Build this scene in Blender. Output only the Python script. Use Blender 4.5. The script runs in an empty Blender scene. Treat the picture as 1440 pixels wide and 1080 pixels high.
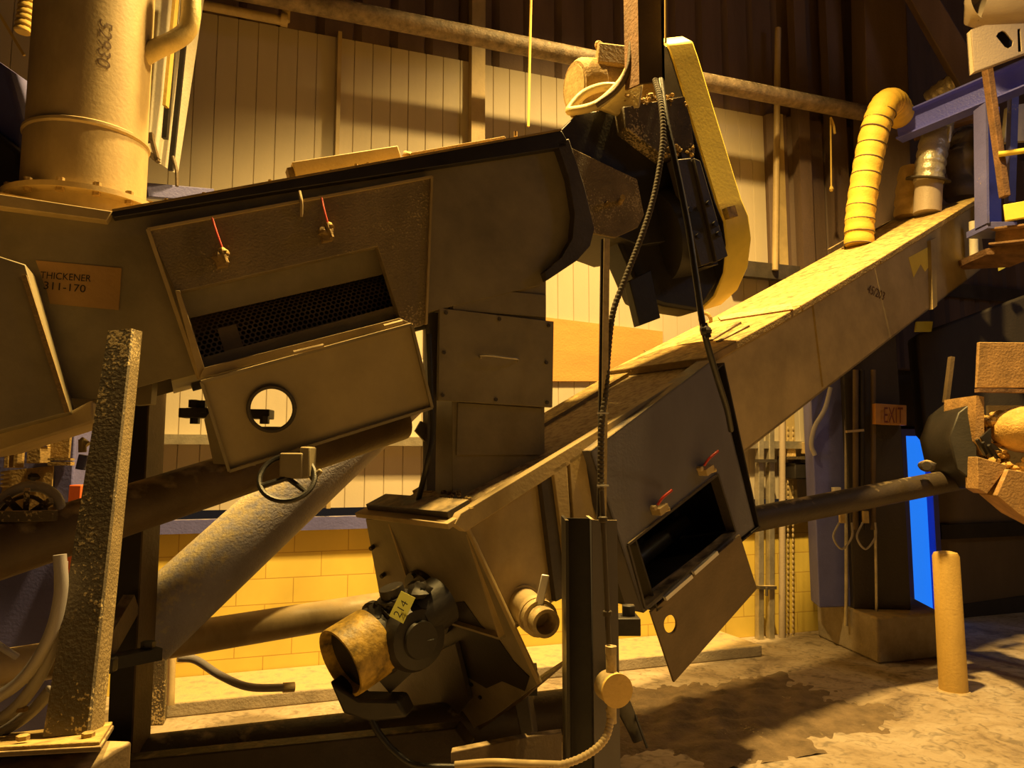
import bpy, bmesh, math, random
from mathutils import Vector
random.seed(7)
S = bpy.context.scene
COL = S.collection
V = Vector

# ------------------------------------------------------------------ camera, world, lights, exposure
FPX, PITCH, CH = 1060.0, math.radians(5.9), 1.6
cam = bpy.data.cameras.new('camera')
cam.sensor_width = 36.0
cam.lens = FPX * 36.0 / 1440.0
cam.clip_end = 200
camo = bpy.data.objects.new('camera', cam)
camo.location = (0, 0, CH)
camo.rotation_euler = (math.pi / 2 + PITCH, 0, 0)
COL.objects.link(camo)
S.camera = camo
S.view_settings.view_transform = 'Standard'
S.view_settings.look = 'None'
S.view_settings.gamma = 1
S.view_settings.use_curve_mapping = False
S.view_settings.exposure = 0.22

w = bpy.data.worlds.new('world')
S.world = w
w.use_nodes = True
w.node_tree.nodes['Background'].inputs[0].default_value = (0.90, 0.68, 0.58, 1)
w.node_tree.nodes['Background'].inputs[1].default_value = 0.015


def lamp(name, loc, power, color, radius):
    l = bpy.data.lights.new(name, 'POINT')
    l.energy = power
    l.color = color
    l.shadow_soft_size = radius
    o = bpy.data.objects.new(name, l)
    o.location = loc
    COL.objects.link(o)
    return o


def downlight(name, loc, power, color, radius, half, blend=0.35):
    """high bay lamp: its reflector sends the light down"""
    l = bpy.data.lights.new(name, 'SPOT')
    l.energy = power
    l.color = color
    l.shadow_soft_size = radius
    l.spot_size = math.radians(half * 2)
    l.spot_blend = blend
    o = bpy.data.objects.new(name, l)
    o.location = loc
    COL.objects.link(o)
    return o


downlight('sodium_lamp', (1.65, 4.32, 7.00), 3400, (1.0, 0.63, 0.18), 0.12, 58, 0.9)     # high bay lamps above the machines
downlight('sodium_lamp', (-0.60, 3.70, 6.00), 1750, (1.0, 0.63, 0.18), 0.12, 55, 1.0)
downlight('fill_lamp', (6.4, 0.4, 6.6), 300, (1.0, 0.68, 0.30), 0.2, 64, 0.7)              # added fill light, no fixture seen, for the camera-facing sides and right floor
lamp('white_lamp', (5.3, 3.4, 4.9), 26, (0.72, 0.74, 1.0), 0.3)                            # cool lamp over the right bay


# ------------------------------------------------------------------ pixel rays and planes
CP, SP = math.cos(PITCH), math.sin(PITCH)


def ray(x, y):
    a, b = (x - 720) / FPX, (540 - y) / FPX
    return V((a, CP - b * SP, SP + b * CP))


O = V((0, 0, CH))


def at(x, y, Y):
    r = ray(x, y)
    return O + r * (Y / r.y)


def zat(x, y, z):
    r = ray(x, y)
    return O + r * ((z - CH) / r.z)


def hit(x, y, p, n):
    r = ray(x, y)
    return O + r * ((p - O).dot(n) / r.dot(n))


def frame(vx, vy, px, py, Y):
    d = ray(vx, vy).normalized()
    c = V((-d.y, d.x, 0)).normalized()
    n = d.cross(c).normalized()
    if n.z < 0:
        n = -n
    return d, c, n, at(px, py, Y)


dU, cU, nU, PU = frame(3000, -180, 700, 240, 3.55)      # upper screw: axis, across (away), up
dL, cL, nL, PL = frame(2000, -90, 650, 728, 3.20)       # lower screw
hU = V((dU.x, dU.y, 0)).normalized()                    # level heading of the upper screw
hL = V((dL.x, dL.y, 0)).normalized()
Z = V((0, 0, 1))
r_ = ray(3700, 649.5)
wd = V((r_.x, r_.y, 0)).normalized()
wn = V((-wd.y, wd.x, 0))
W0 = zat(740, 925, 0)
W0.z = 0


def U(x, y, off=0.0):
    return hit(x, y, PU + cU * off, cU)


def L(x, y, off=0.0):
    return hit(x, y, PL + cL * off, cL)


def LT(x, y, off=0.0):
    return hit(x, y, PL + nL * off, nL)


def W(x, y, off=0.0):
    return hit(x, y, W0 + wn * off, wn)


def wu(x, y, off=0.0):
    return (W(x, y, off) - W0).dot(wd)


def wp(u, z, off=0.0):
    return W0 + wd * u + wn * off + Z * z


# ------------------------------------------------------------------ materials
def new_mat(name):
    m = bpy.data.materials.new(name)
    m.use_nodes = True
    nt = m.node_tree
    return m, nt, nt.nodes['Principled BSDF'], nt.nodes.new


def grime(name, base, dark=0.5, dust=(0.55, 0.42, 0.22), dusty=0.35, speck=0.0, rough=0.6, metal=0.0, scale=3.0,
          bump=0.25, streak=1.0, top=0.6, fine=60.0):
    """paint or steel with blotches of dirt, settled dust on up-facing sides and grit specks"""
    m, nt, b, N = new_mat(name)
    lk = nt.links.new
    geo = N('ShaderNodeNewGeometry')
    mp = N('ShaderNodeMapping')
    mp.inputs['Scale'].default_value = (1, 1, 1 / streak)
    lk(geo.outputs['Position'], mp.inputs['Vector'])
    n1 = N('ShaderNodeTexNoise')
    n1.inputs['Scale'].default_value = scale
    n1.inputs['Detail'].default_value = 8
    n1.inputs['Roughness'].default_value = 0.65
    lk(mp.outputs[0], n1.inputs['Vector'])
    r1 = N('ShaderNodeValToRGB')
    r1.color_ramp.elements[0].position = 0.32
    r1.color_ramp.elements[1].position = 0.68
    r1.color_ramp.elements[0].color = (*[c * dark for c in base], 1)
    r1.color_ramp.elements[1].color = (*base, 1)
    lk(n1.outputs[0], r1.inputs[0])
    # dust
    n2 = N('ShaderNodeTexNoise')
    n2.inputs['Scale'].default_value = scale * 3.1
    n2.inputs['Detail'].default_value = 10
    lk(geo.outputs['Position'], n2.inputs['Vector'])
    sx = N('ShaderNodeSeparateXYZ')
    lk(geo.outputs['Normal'], sx.inputs[0])
    up = N('ShaderNodeMath')
    up.operation = 'MULTIPLY_ADD'
    up.inputs[1].default_value = top
    up.inputs[2].default_value = dusty - 0.5
    lk(sx.outputs['Z'], up.inputs[0])
    ad = N('ShaderNodeMath')
    ad.operation = 'ADD'
    lk(up.outputs[0], ad.inputs[0])
    lk(n2.outputs[0], ad.inputs[1])
    r2 = N('ShaderNodeMapRange')
    r2.inputs['From Min'].default_value = 0.42
    r2.inputs['From Max'].default_value = 0.72
    r2.inputs['To Max'].default_value = 0.92
    lk(ad.outputs[0], r2.inputs[0])
    mx = N('ShaderNodeMix')
    mx.data_type = 'RGBA'
    lk(r2.outputs[0], mx.inputs[0])
    lk(r1.outputs[0], mx.inputs[6])
    mx.inputs[7].default_value = (*dust, 1)
    last = mx.outputs[2]
    n3 = N('ShaderNodeTexNoise')
    n3.inputs['Scale'].default_value = fine
    n3.inputs['Detail'].default_value = 5
    lk(geo.outputs['Position'], n3.inputs['Vector'])
    if speck > 0:
        big = N('ShaderNodeTexNoise')
        big.inputs['Scale'].default_value = 4.0
        lk(geo.outputs['Position'], big.inputs['Vector'])
        ml = N('ShaderNodeMath')
        ml.operation = 'MULTIPLY'
        lk(n3.outputs[0], ml.inputs[0])
        lk(big.outputs[0], ml.inputs[1])
        r3 = N('ShaderNodeMapRange')
        lo = 0.46 - 0.24 * speck
        r3.inputs['From Min'].default_value = lo
        r3.inputs['From Max'].default_value = lo + 0.05
        lk(ml.outputs[0], r3.inputs[0])
        m2 = N('ShaderNodeMix')
        m2.data_type = 'RGBA'
        lk(r3.outputs[0], m2.inputs[0])
        lk(last, m2.inputs[6])
        m2.inputs[7].default_value = (0.45, 0.35, 0.18, 1)
        last = m2.outputs[2]
    lk(last, b.inputs['Base Color'])
    rr = N('ShaderNodeMapRange')
    rr.inputs['To Min'].default_value = rough
    rr.inputs['To Max'].default_value = 0.95
    lk(r2.outputs[0], rr.inputs[0])
    lk(rr.outputs[0], b.inputs['Roughness'])
    b.inputs['Metallic'].default_value = metal
    bp = N('ShaderNodeBump')
    bp.inputs['Strength'].default_value = bump
    bp.inputs['Distance'].default_value = 0.01
    lk(n3.outputs[0], bp.inputs['Height'])
    lk(bp.outputs[0], b.inputs['Normal'])
    return m


def plain(name, col, rough=0.5, metal=0.0, emit=0.0):
    m, nt, b, N = new_mat(name)
    b.inputs['Base Color'].default_value = (*col, 1)
    b.inputs['Roughness'].default_value = rough
    b.inputs['Metallic'].default_value = metal
    n = N('ShaderNodeTexNoise')
    n.inputs['Scale'].default_value = 40
    bp = N('ShaderNodeBump')
    bp.inputs['Strength'].default_value = 0.15
    bp.inputs['Distance'].default_value = 0.01
    nt.links.new(n.outputs[0], bp.inputs['Height'])
    nt.links.new(bp.outputs[0], b.inputs['Normal'])
    if emit:
        b.inputs['Emission Color'].default_value = (*col, 1)
        b.inputs['Emission Strength'].default_value = emit
    return m


M = {
    'olive': grime('grimy_steel_olive', (0.30, 0.25, 0.15), dark=0.55, dusty=0.18, rough=0.55, scale=2.2, top=0.5, bump=0.12),
    'tan': grime('grimy_steel_tan', (0.54, 0.41, 0.19), dark=0.6, dusty=0.25, rough=0.6, scale=2.5, top=0.5, bump=0.12),
    'hood': grime('hatch_steel', (0.32, 0.25, 0.14), dark=0.5, dusty=0.2, speck=0.5, rough=0.55, scale=3, streak=3, top=0.5, bump=0.5, fine=110),
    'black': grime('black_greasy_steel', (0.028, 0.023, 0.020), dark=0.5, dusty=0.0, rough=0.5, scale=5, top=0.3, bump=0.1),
    'dark': grime('dark_painted_steel', (0.075, 0.062, 0.052), dark=0.5, dusty=0.05, rough=0.5, scale=4, top=0.55, bump=0.2),
    'grit': grime('gritty_steel', (0.10, 0.075, 0.042), dark=0.5, dusty=0.12, speck=0.72, rough=0.7, scale=6, top=0.6, bump=0.45, fine=85),
    'gritlit': grime('gritty_lit_steel', (0.27, 0.20, 0.10), dark=0.5, dusty=0.2, speck=0.6, rough=0.7, scale=6, top=0.5, bump=0.6, fine=110),  # lighter grit steel: light on the wing bracket and leg web coloured in
    'rustlit': grime('lit_rusty_steel', (0.46, 0.27, 0.10), dark=0.55, dusty=0.25, rough=0.8, scale=10, top=0.4, bump=0.5),  # lighter copy of the rust, the hopper's lit look put into the colour
    'flap': grime('flap_steel', (0.40, 0.32, 0.17), dark=0.7, dusty=0.2, rough=0.55, scale=2.5, top=0.5, bump=0.1),
    'slate': grime('slate_steel', (0.16, 0.15, 0.17), dark=0.7, dusty=0.05, rough=0.55, scale=2.5, top=0.6, bump=0.1, streak=3),
    'dust': grime('dusty_cover', (0.36, 0.24, 0.09), dark=0.55, dust=(0.62, 0.46, 0.16), dusty=0.16, rough=0.85, scale=7, top=0.42, bump=0.6, speck=0.2),
    'yellow': grime('yellow_guard_paint', (0.92, 0.70, 0.09), dark=0.8, dust=(0.80, 0.58, 0.08), dusty=0.0, rough=0.5, scale=4, top=0.2, bump=0.05),
    'yellow2': grime('worn_yellow_paint', (0.62, 0.40, 0.06), dark=0.10, dusty=0.1, dust=(0.2, 0.15, 0.08), rough=0.5, scale=14, top=0.1, bump=0.3),
    'bollard': grime('bollard_paint', (0.66, 0.44, 0.12), dark=0.75, dusty=0.15, rough=0.55, scale=6, top=0.3, streak=3),
    'pipe': grime('painted_pipe', (0.55, 0.42, 0.22), dark=0.55, dusty=0.25, rough=0.5, scale=3, top=0.4, streak=2, bump=0.1),
    'paleyellow': grime('pale_pipe', (0.62, 0.5, 0.22), dark=0.7, dusty=0.2, rough=0.5, scale=8, top=0.4),
    'rustpipe': grime('dirty_overhead_pipe', (0.27, 0.20, 0.13), dark=0.3, dust=(0.6, 0.5, 0.34), dusty=0.22, rough=0.6, scale=12, top=0.3, bump=0.5),
    'blue': grime('blue_steel', (0.13, 0.135, 0.42), dark=0.75, dust=(0.42, 0.36, 0.26), dusty=0.02, rough=0.5, scale=4, top=0.5, speck=0.12),
    'bluebright': grime('bright_blue_steel', (0.11, 0.125, 0.72), dark=0.85, dusty=0.0, rough=0.45, scale=3, top=0.45, dust=(0.4, 0.32, 0.22)),
    'bluepipe': grime('blue_dusty_pipe', (0.34, 0.33, 0.42), dark=0.8, dust=(0.55, 0.46, 0.28), dusty=0.36, rough=0.7, scale=9, top=0.42, bump=0.6, speck=0.35, fine=80),
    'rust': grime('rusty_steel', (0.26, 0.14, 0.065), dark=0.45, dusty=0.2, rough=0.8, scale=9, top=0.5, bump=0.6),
    'brown': grime('brown_steel', (0.14, 0.095, 0.05), dark=0.6, dusty=0.1, rough=0.6, scale=4, top=0.5),
    'deepbrown': grime('deep_brown_steel', (0.06, 0.042, 0.027), dark=0.6, dusty=0.04, rough=0.6, scale=4, top=0.4),
    'dirt': grime('floor_dirt_shade', (0.24, 0.17, 0.10), dark=0.45, dusty=0.12, rough=0.95, scale=7, top=0.1, bump=1.0, speck=0.2),  # scraped dirt, its dark tone also standing in for conveyor shade
    'white': grime('off_white_sheet', (0.62, 0.57, 0.47), dark=0.75, dusty=0.1, rough=0.5, scale=4, top=0.2),
    'cream': grime('cream_panel', (0.44, 0.36, 0.28), dark=0.85, dusty=0.1, rough=0.5, scale=2, top=0.2),
    'concrete': grime('concrete', (0.40, 0.34, 0.26), dark=0.6, dusty=0.3, rough=0.9, scale=5, top=0.4, bump=0.5),
    'steel': grime('zinc_steel', (0.55, 0.5, 0.4), dark=0.6, dusty=0.1, rough=0.35, metal=0.6, scale=8, top=0.2),
    'bright': plain('bright_steel', (0.85, 0.82, 0.75), 0.3, 0.3),
    'brass': grime('brass_dusty', (0.55, 0.42, 0.2), dark=0.6, dusty=0.3, rough=0.5, scale=20, top=0.4),
    'rubber': plain('black_rubber', (0.02, 0.018, 0.017), 0.45),
    'conduit': plain('dusty_conduit', (0.06, 0.045, 0.028), 0.75),
    'greyhose': plain('grey_hose', (0.33, 0.31, 0.33), 0.45),
    'red': plain('red_plastic', (0.5, 0.03, 0.015), 0.4),
    'orange': plain('orange_red_box', (0.62, 0.12, 0.03), 0.5),
    'plywood': grime('orange_plywood', (0.66, 0.33, 0.09), dark=0.8, dusty=0.0, rough=0.7, scale=2, top=0.0, streak=0.3),
    'signtan': grime('sign_paint', (0.42, 0.25, 0.08), dark=0.8, dusty=0.05, rough=0.6, scale=4, top=0.1),
    'ink': plain('black_ink', (0.02, 0.015, 0.01), 0.7),
    'brownink': plain('brown_ink', (0.10, 0.05, 0.015), 0.7),
    'exitred': plain('exit_letters', (0.16, 0.035, 0.015), 0.6),
    'exitface': grime('exit_face', (0.55, 0.27, 0.07), dark=0.8, dusty=0.05, rough=0.5, scale=10, top=0.2),
    'tag': plain('yellow_green_tag', (0.52, 0.50, 0.10), 0.6),
    'duct': grime('yellow_fabric_duct', (0.78, 0.50, 0.06), dark=0.8, dusty=0.08, rough=0.7, scale=5, top=0.2),
    'dustduct': grime('dusty_duct', (0.5, 0.34, 0.12), dark=0.6, dusty=0.2, rough=0.8, scale=6, top=0.4),
    'foil': grime('foil_duct', (0.62, 0.55, 0.42), dark=0.7, dusty=0.1, rough=0.3, metal=0.45, scale=8, top=0.1, bump=0.5),
    'sludge': grime('orange_sludge', (0.72, 0.44, 0.12), dark=0.6, dusty=0.2, rough=0.8, scale=12, top=0.3, bump=1.0),
    'rope': plain('yellow_rope', (0.6, 0.42, 0.1), 0.8),
    'perf': grime('perforated_screen', (0.55, 0.44, 0.27), dark=0.6, dusty=0.1, rough=0.4, scale=6, top=0.3, metal=0.3),
    'day': plain('blue_daylight', (0.012, 0.16, 0.72), 0.5, 0, 1.0),
}


def wall_uv(nt, N):
    geo = N('ShaderNodeNewGeometry')
    dt = N('ShaderNodeVectorMath')
    dt.operation = 'DOT_PRODUCT'
    dt.inputs[1].default_value = wd
    nt.links.new(geo.outputs['Position'], dt.inputs[0])
    sp = N('ShaderNodeSeparateXYZ')
    nt.links.new(geo.outputs['Position'], sp.inputs[0])
    cb = N('ShaderNodeCombineXYZ')
    nt.links.new(dt.outputs['Value'], cb.inputs[0])
    nt.links.new(sp.outputs['Z'], cb.inputs[1])
    return cb.outputs[0], geo.outputs['Position']


def block_mat():
    m, nt, b, N = new_mat('painted_blocks')
    uv, pos = wall_uv(nt, N)
    br = N('ShaderNodeTexBrick')
    br.inputs['Scale'].default_value = 1
    br.inputs['Brick Width'].default_value = 0.40
    br.inputs['Row Height'].default_value = 0.185
    br.inputs['Mortar Size'].default_value = 0.0035
    br.inputs['Color1'].default_value = (0.78, 0.60, 0.13, 1)
    br.inputs['Color2'].default_value = (0.75, 0.56, 0.11, 1)
    br.inputs['Mortar'].default_value = (0.52, 0.33, 0.07, 1)
    nt.links.new(uv, br.inputs['Vector'])
    n = N('ShaderNodeTexNoise')
    n.inputs['Scale'].default_value = 3
    n.inputs['Detail'].default_value = 8
    nt.links.new(pos, n.inputs['Vector'])
    mr = N('ShaderNodeMapRange')
    mr.inputs['To Min'].default_value = 0.7
    mr.inputs['To Max'].default_value = 1.15
    nt.links.new(n.outputs[0], mr.inputs[0])
    mx = N('ShaderNodeVectorMath')
    mx.operation = 'SCALE'
    nt.links.new(br.outputs['Color'], mx.inputs[0])
    nt.links.new(mr.outputs[0], mx.inputs['Scale'])
    nt.links.new(mx.outputs[0], b.inputs['Base Color'])
    b.inputs['Roughness'].default_value = 0.6
    bp = N('ShaderNodeBump')
    bp.inputs['Strength'].default_value = 0.4
    bp.inputs['Distance'].default_value = 0.01
    bp.invert = True
    nt.links.new(br.outputs['Fac'], bp.inputs['Height'])
    nt.links.new(bp.outputs[0], b.inputs['Normal'])
    return m


def floor_mat():
    m, nt, b, N = new_mat('dirty_floor')
    geo = N('ShaderNodeNewGeometry')
    lk = nt.links.new
    n = N('ShaderNodeTexNoise')
    n.inputs['Scale'].default_value = 1.6
    n.inputs['Detail'].default_value = 10
    n.inputs['Roughness'].default_value = 0.7
    n.inputs['Distortion'].default_value = 0.8
    lk(geo.outputs['Position'], n.inputs['Vector'])
    r = N('ShaderNodeValToRGB')
    e = r.color_ramp.elements
    e[0].position, e[0].color = 0.30, (0.14, 0.10, 0.07, 1)
    e[1].position, e[1].color = 0.62, (0.47, 0.39, 0.30, 1)
    x = e.new(0.45)
    x.color = (0.36, 0.28, 0.19, 1)
    lk(n.outputs[0], r.inputs[0])
    n2 = N('ShaderNodeTexNoise')
    n2.inputs['Scale'].default_value = 11
    n2.inputs['Detail'].default_value = 8
    n2.inputs['Distortion'].default_value = 1.5
    lk(geo.outputs['Position'], n2.inputs['Vector'])
    mr = N('ShaderNodeMapRange')
    mr.inputs['From Min'].default_value = 0.32
    mr.inputs['From Max'].default_value = 0.5
    mr.inputs['To Min'].default_value = 0.55
    lk(n2.outputs[0], mr.inputs[0])
    sc = N('ShaderNodeVectorMath')
    sc.operation = 'SCALE'
    lk(r.outputs[0], sc.inputs[0])
    lk(mr.outputs[0], sc.inputs['Scale'])
    lk(sc.outputs[0], b.inputs['Base Color'])
    b.inputs['Roughness'].default_value = 0.75
    bp = N('ShaderNodeBump')
    bp.inputs['Strength'].default_value = 0.5
    bp.inputs['Distance'].default_value = 0.02
    lk(n2.outputs[0], bp.inputs['Height'])
    lk(bp.outputs[0], b.inputs['Normal'])
    return m


M['block'] = block_mat()
M['floor'] = floor_mat()
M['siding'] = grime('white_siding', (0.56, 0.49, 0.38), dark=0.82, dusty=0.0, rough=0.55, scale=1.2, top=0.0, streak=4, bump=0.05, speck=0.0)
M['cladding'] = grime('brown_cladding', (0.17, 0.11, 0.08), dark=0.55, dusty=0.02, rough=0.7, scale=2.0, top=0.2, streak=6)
M['darkwall'] = grime('dark_wall', (0.05, 0.04, 0.035), dark=0.6, dusty=0.0, rough=0.7, scale=2.0, top=0.2, streak=3)
M['brownwall'] = grime('brown_wall', (0.16, 0.11, 0.06), dark=0.7, dusty=0.0, rough=0.7, scale=2.0, top=0.2, streak=3)


# ------------------------------------------------------------------ mesh building
def fill_holes(loops):
    """triangles of a flat outline with holes"""
    bm = bmesh.new()
    ed, k = [], 0
    for l in loops:
        vs = [bm.verts.new(p) for p in l]
        for v in vs:
            v.index = k
            k += 1
        ed += [bm.edges.new((vs[a], vs[(a + 1) % len(vs)])) for a in range(len(vs))]
    ids = {v: v.index for v in bm.verts}
    res = bmesh.ops.triangle_fill(bm, use_beauty=True, use_dissolve=False, edges=ed)
    out = [tuple(ids[v] for v in f.verts) for f in res['geom'] if isinstance(f, bmesh.types.BMFace)]
    bm.free()
    return out


class MB:
    def __init__(s):
        s.v, s.f = [], []

    def face(s, pts):
        i = len(s.v)
        s.v += [V(p) for p in pts]
        s.f.append(list(range(i, i + len(pts))))
        return s

    def prism(s, pts, vec, holes=()):
        pts = [V(p) for p in pts]
        loops = [pts] + [[V(p) for p in h] for h in holes]
        vec = V(vec)
        i0 = len(s.v)
        flat = [p for l in loops for p in l]
        k = len(flat)
        s.v += flat + [p + vec for p in flat]
        if holes:
            for t in fill_holes(loops):
                s.f.append([i0 + t[0], i0 + t[1], i0 + t[2]])
                s.f.append([i0 + k + t[2], i0 + k + t[1], i0 + k + t[0]])
        else:
            s.f.append([i0 + j for j in range(k)])
            s.f.append([i0 + k + j for j in reversed(range(k))])
        b = i0
        for l in loops:
            m = len(l)
            for j in range(m):
                a, c = b + j, b + (j + 1) % m
                s.f.append([a, c, c + k, a + k])
            b += m
        return s

    def beam(s, p, q, w, h, up=Z):
        p, q = V(p), V(q)
        d = (q - p).normalized()
        a = d.cross(V(up))
        if a.length < 1e-4:
            a = d.cross(V((1, 0, 0)))
        a.normalize()
        u = a.cross(d).normalized()
        a, u = a * w / 2, u * h / 2
        return s.prism([p - a - u, p + a - u, p + a + u, p - a + u], q - p)

    def box(s, c, ex, ey, ez):
        c, ex, ey, ez = V(c), V(ex), V(ey), V(ez)
        return s.prism([c - ex - ey - ez, c + ex - ey - ez, c + ex + ey - ez, c - ex + ey - ez], ez * 2)

    def lathe(s, p, d, prof, n=28, close=True):
        p, d = V(p), V(d).normalized()
        a = d.cross(V((0.13, 0.2, 0.97))).normalized()
        b = d.cross(a)
        i0 = len(s.v)
        for t, r in prof:
            for j in range(n):
                g = 2 * math.pi * j / n
                s.v.append(p + d * t + (a * math.cos(g) + b * math.sin(g)) * r)
        for i in range(len(prof) - 1):
            for j in range(n):
                k = (j + 1) % n
                s.f.append([i0 + i * n + j, i0 + i * n + k, i0 + (i + 1) * n + k, i0 + (i + 1) * n + j])
        if close:
            s.f.append([i0 + j for j in reversed(range(n))])
            s.f.append([i0 + (len(prof) - 1) * n + j for j in range(n)])
        return s

    def cyl(s, p, q, r, n=24, r2=None):
        p, q = V(p), V(q)
        return s.lathe(p, q - p, [(0, r), ((q - p).length, r if r2 is None else r2)], n)

    def hexbolt(s, p, d, r=0.014, h=0.012):
        return s.lathe(p, d, [(0, r), (h, r)], 6)

    def tube(s, pts, r, n=12, smooth=8, ripple=None, hollow=False):
        P = [V(p) for p in pts]
        if smooth and len(P) > 2:
            Q = [P[0] * 2 - P[1]] + P + [P[-1] * 2 - P[-2]]
            R = []
            for i in range(1, len(Q) - 2):
                a, b, c, d = Q[i - 1:i + 3]
                for j in range(smooth):
                    t = j / smooth
                    R.append(0.5 * ((2 * b) + (c - a) * t + (2 * a - 5 * b + 4 * c - d) * t * t + (3 * b - a - 3 * c + d) * t ** 3))
            R.append(P[-1])
            P = R
        if ripple:
            pitch, amp = ripple
            R, acc = [P[0]], [0.0]
            step = pitch / 4
            for i in range(len(P) - 1):
                seg = (P[i + 1] - P[i]).length
                m = max(1, round(seg / step))
                for j in range(1, m + 1):
                    R.append(P[i].lerp(P[i + 1], j / m))
            P = R
        i0 = len(s.v)
        prev = None
        for i, p in enumerate(P):
            d = (P[min(i + 1, len(P) - 1)] - P[max(i - 1, 0)]).normalized()
            if prev is None:
                a = d.cross(V((0.31, 0.2, 0.9)))
            else:
                a = prev - d * prev.dot(d)
            a.normalize()
            prev = a
            b = d.cross(a)
            rr = r(i / (len(P) - 1)) if callable(r) else r
            if ripple:
                rr *= 1 + ripple[1] * (1 if i % 4 in (1, 2) else (0 if i % 4 == 3 else -1.0))
            for j in range(n):
                g = 2 * math.pi * j / n
                s.v.append(p + (a * math.cos(g) + b * math.sin(g)) * rr)
        for i in range(len(P) - 1):
            for j in range(n):
                k = (j + 1) % n
                s.f.append([i0 + i * n + j, i0 + i * n + k, i0 + (i + 1) * n + k, i0 + (i + 1) * n + j])
        s.f.append([i0 + j for j in reversed(range(n))])
        s.f.append([i0 + (len(P) - 1) * n + j for j in range(n)])
        return s

    def torus(s, c, d, R, r, n=32, m=10, a0=0.0, a1=2 * math.pi):
        d = V(d).normalized()
        a = d.cross(V((0.1, 0.2, 0.97))).normalized()
        b = d.cross(a)
        return s.tube([V(c) + (a * math.cos(a0 + (a1 - a0) * i / n) + b * math.sin(a0 + (a1 - a0) * i / n)) * R for i in range(n + 1)], r, m, 0)

    def blob(s, c, r, n=8, k=6, jit=0.25):
        c = V(c)
        i0 = len(s.v)
        for i in range(k + 1):
            th = math.pi * i / k
            for j in range(n):
                ph = 2 * math.pi * j / n
                q = r * (1 + random.uniform(-jit, jit))
                s.v.append(c + V((math.sin(th) * math.cos(ph), math.sin(th) * math.sin(ph), math.cos(th) * 0.7)) * q)
        for i in range(k):
            for j in range(n):
                m = (j + 1) % n
                s.f.append([i0 + i * n + j, i0 + i * n + m, i0 + (i + 1) * n + m, i0 + (i + 1) * n + j])
        return s

    def build(s, name, mat, parent=None, bevel=0.0, origin=None, kind=None, label=None):
        me = bpy.data.meshes.new(name)
        wl = V((0, 0, 0))
        if parent is not None:
            q = parent
            while q is not None:
                wl = wl + V(q.location)
                q = q.parent
        if origin is None:
            if parent is None and s.v:
                xs = [v.x for v in s.v]; ys = [v.y for v in s.v]; zs = [v.z for v in s.v]
                origin = V(((min(xs) + max(xs)) / 2, (min(ys) + max(ys)) / 2, min(zs)))
            else:
                origin = wl
        origin = V(origin)
        me.from_pydata([tuple(v - origin) for v in s.v], [], s.f)
        bm = bmesh.new()
        bm.from_mesh(me)
        bmesh.ops.remove_doubles(bm, verts=bm.verts, dist=1e-5)
        bmesh.ops.recalc_face_normals(bm, faces=bm.faces)
        bm.to_mesh(me)
        bm.free()
        me.shade_smooth()
        me.set_sharp_from_angle(angle=math.radians(38))
        o = bpy.data.objects.new(name, me)
        o.location = origin - wl
        COL.objects.link(o)
        me.materials.append(M[mat])
        if parent is not None:
            o.parent = parent
        if bevel:
            md = o.modifiers.new('edge', 'BEVEL')
            md.width = bevel
            md.segments = 2
            md.limit_method = 'ANGLE'
            md.angle_limit = math.radians(40)
        if kind:
            o['kind'] = kind
        if label:
            o['label'] = label
        return o


def tag(o, label, cat, group=None):
    o['label'] = label
    o['category'] = cat
    if group:
        o['group'] = group
    return o


def bolts(name, mat, parent, spots, d, r, h, n=6):
    d = V(d)
    return [MB().lathe(p, d, [(0, r), (h, r)], n).build(name, mat, parent) for p in spots]


def thing(name, loc, label, cat, group=None):
    o = bpy.data.objects.new(name, None)
    o.location = loc
    o.empty_display_size = 0.1
    COL.objects.link(o)
    return tag(o, label, cat, group)


def pl(fn, pix, off=0.0):
    return [fn(x, y, off) for x, y in pix]


def text_mesh(name, body, mat, parent, place, size=1.0, shear=0.0, space=1.0, depth=0.0):
    """lettering: place(x, y) maps flat letter coordinates to a world point"""
    cu = bpy.data.curves.new(name, 'FONT')
    cu.body = body
    cu.size = size
    cu.shear = shear
    cu.space_character = space
    cu.align_x = 'LEFT'
    to = bpy.data.objects.new(name, cu)
    COL.objects.link(to)
    dg = bpy.context.evaluated_depsgraph_get()
    me = bpy.data.meshes.new_from_object(to.evaluated_get(dg))
    bpy.data.objects.remove(to)
    bpy.data.curves.remove(cu)
    wl = V((0, 0, 0))
    q = parent
    while q is not None:
        wl = wl + V(q.location)
        q = q.parent
    for v in me.vertices:
        v.co = place(v.co.x, v.co.y) - wl
    me.materials.clear()
    me.materials.append(M[mat])
    me.name = name
    o = bpy.data.objects.new(name, me)
    COL.objects.link(o)
    o.parent = parent
    return o


def ellipse(c, a, b, n=28):
    return [c + a * math.cos(2 * math.pi * i / n) + b * math.sin(2 * math.pi * i / n) for i in range(n)]


def pix_circle(cx, cy, rx, ry, n=28, rot=0.0):
    out = []
    for i in range(n):
        g = 2 * math.pi * i / n
        a, b = rx * math.cos(g), ry * math.sin(g)
        out.append((cx + a * math.cos(rot) - b * math.sin(rot), cy + a * math.sin(rot) + b * math.cos(rot)))
    return out


# ================================================================== THE SETTING
fl = MB().prism([V((-8, -4, -0.1)), V((14, -4, -0.1)), V((14, 14, -0.1)), V((-8, 14, -0.1))], V((0, 0, 0.1))).build('floor', 'floor', kind='structure')
UL, UR = -6.0, 8.5
u_plain = wu(1052, 760)
u_end = wu(1146, 760)
ZB = 1.13
wall = MB().prism([wp(UL, 0), wp(u_end, 0), wp(u_end, ZB), wp(UL, ZB)], wn * 0.2).build('wall_back', 'block', kind='structure')


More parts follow.
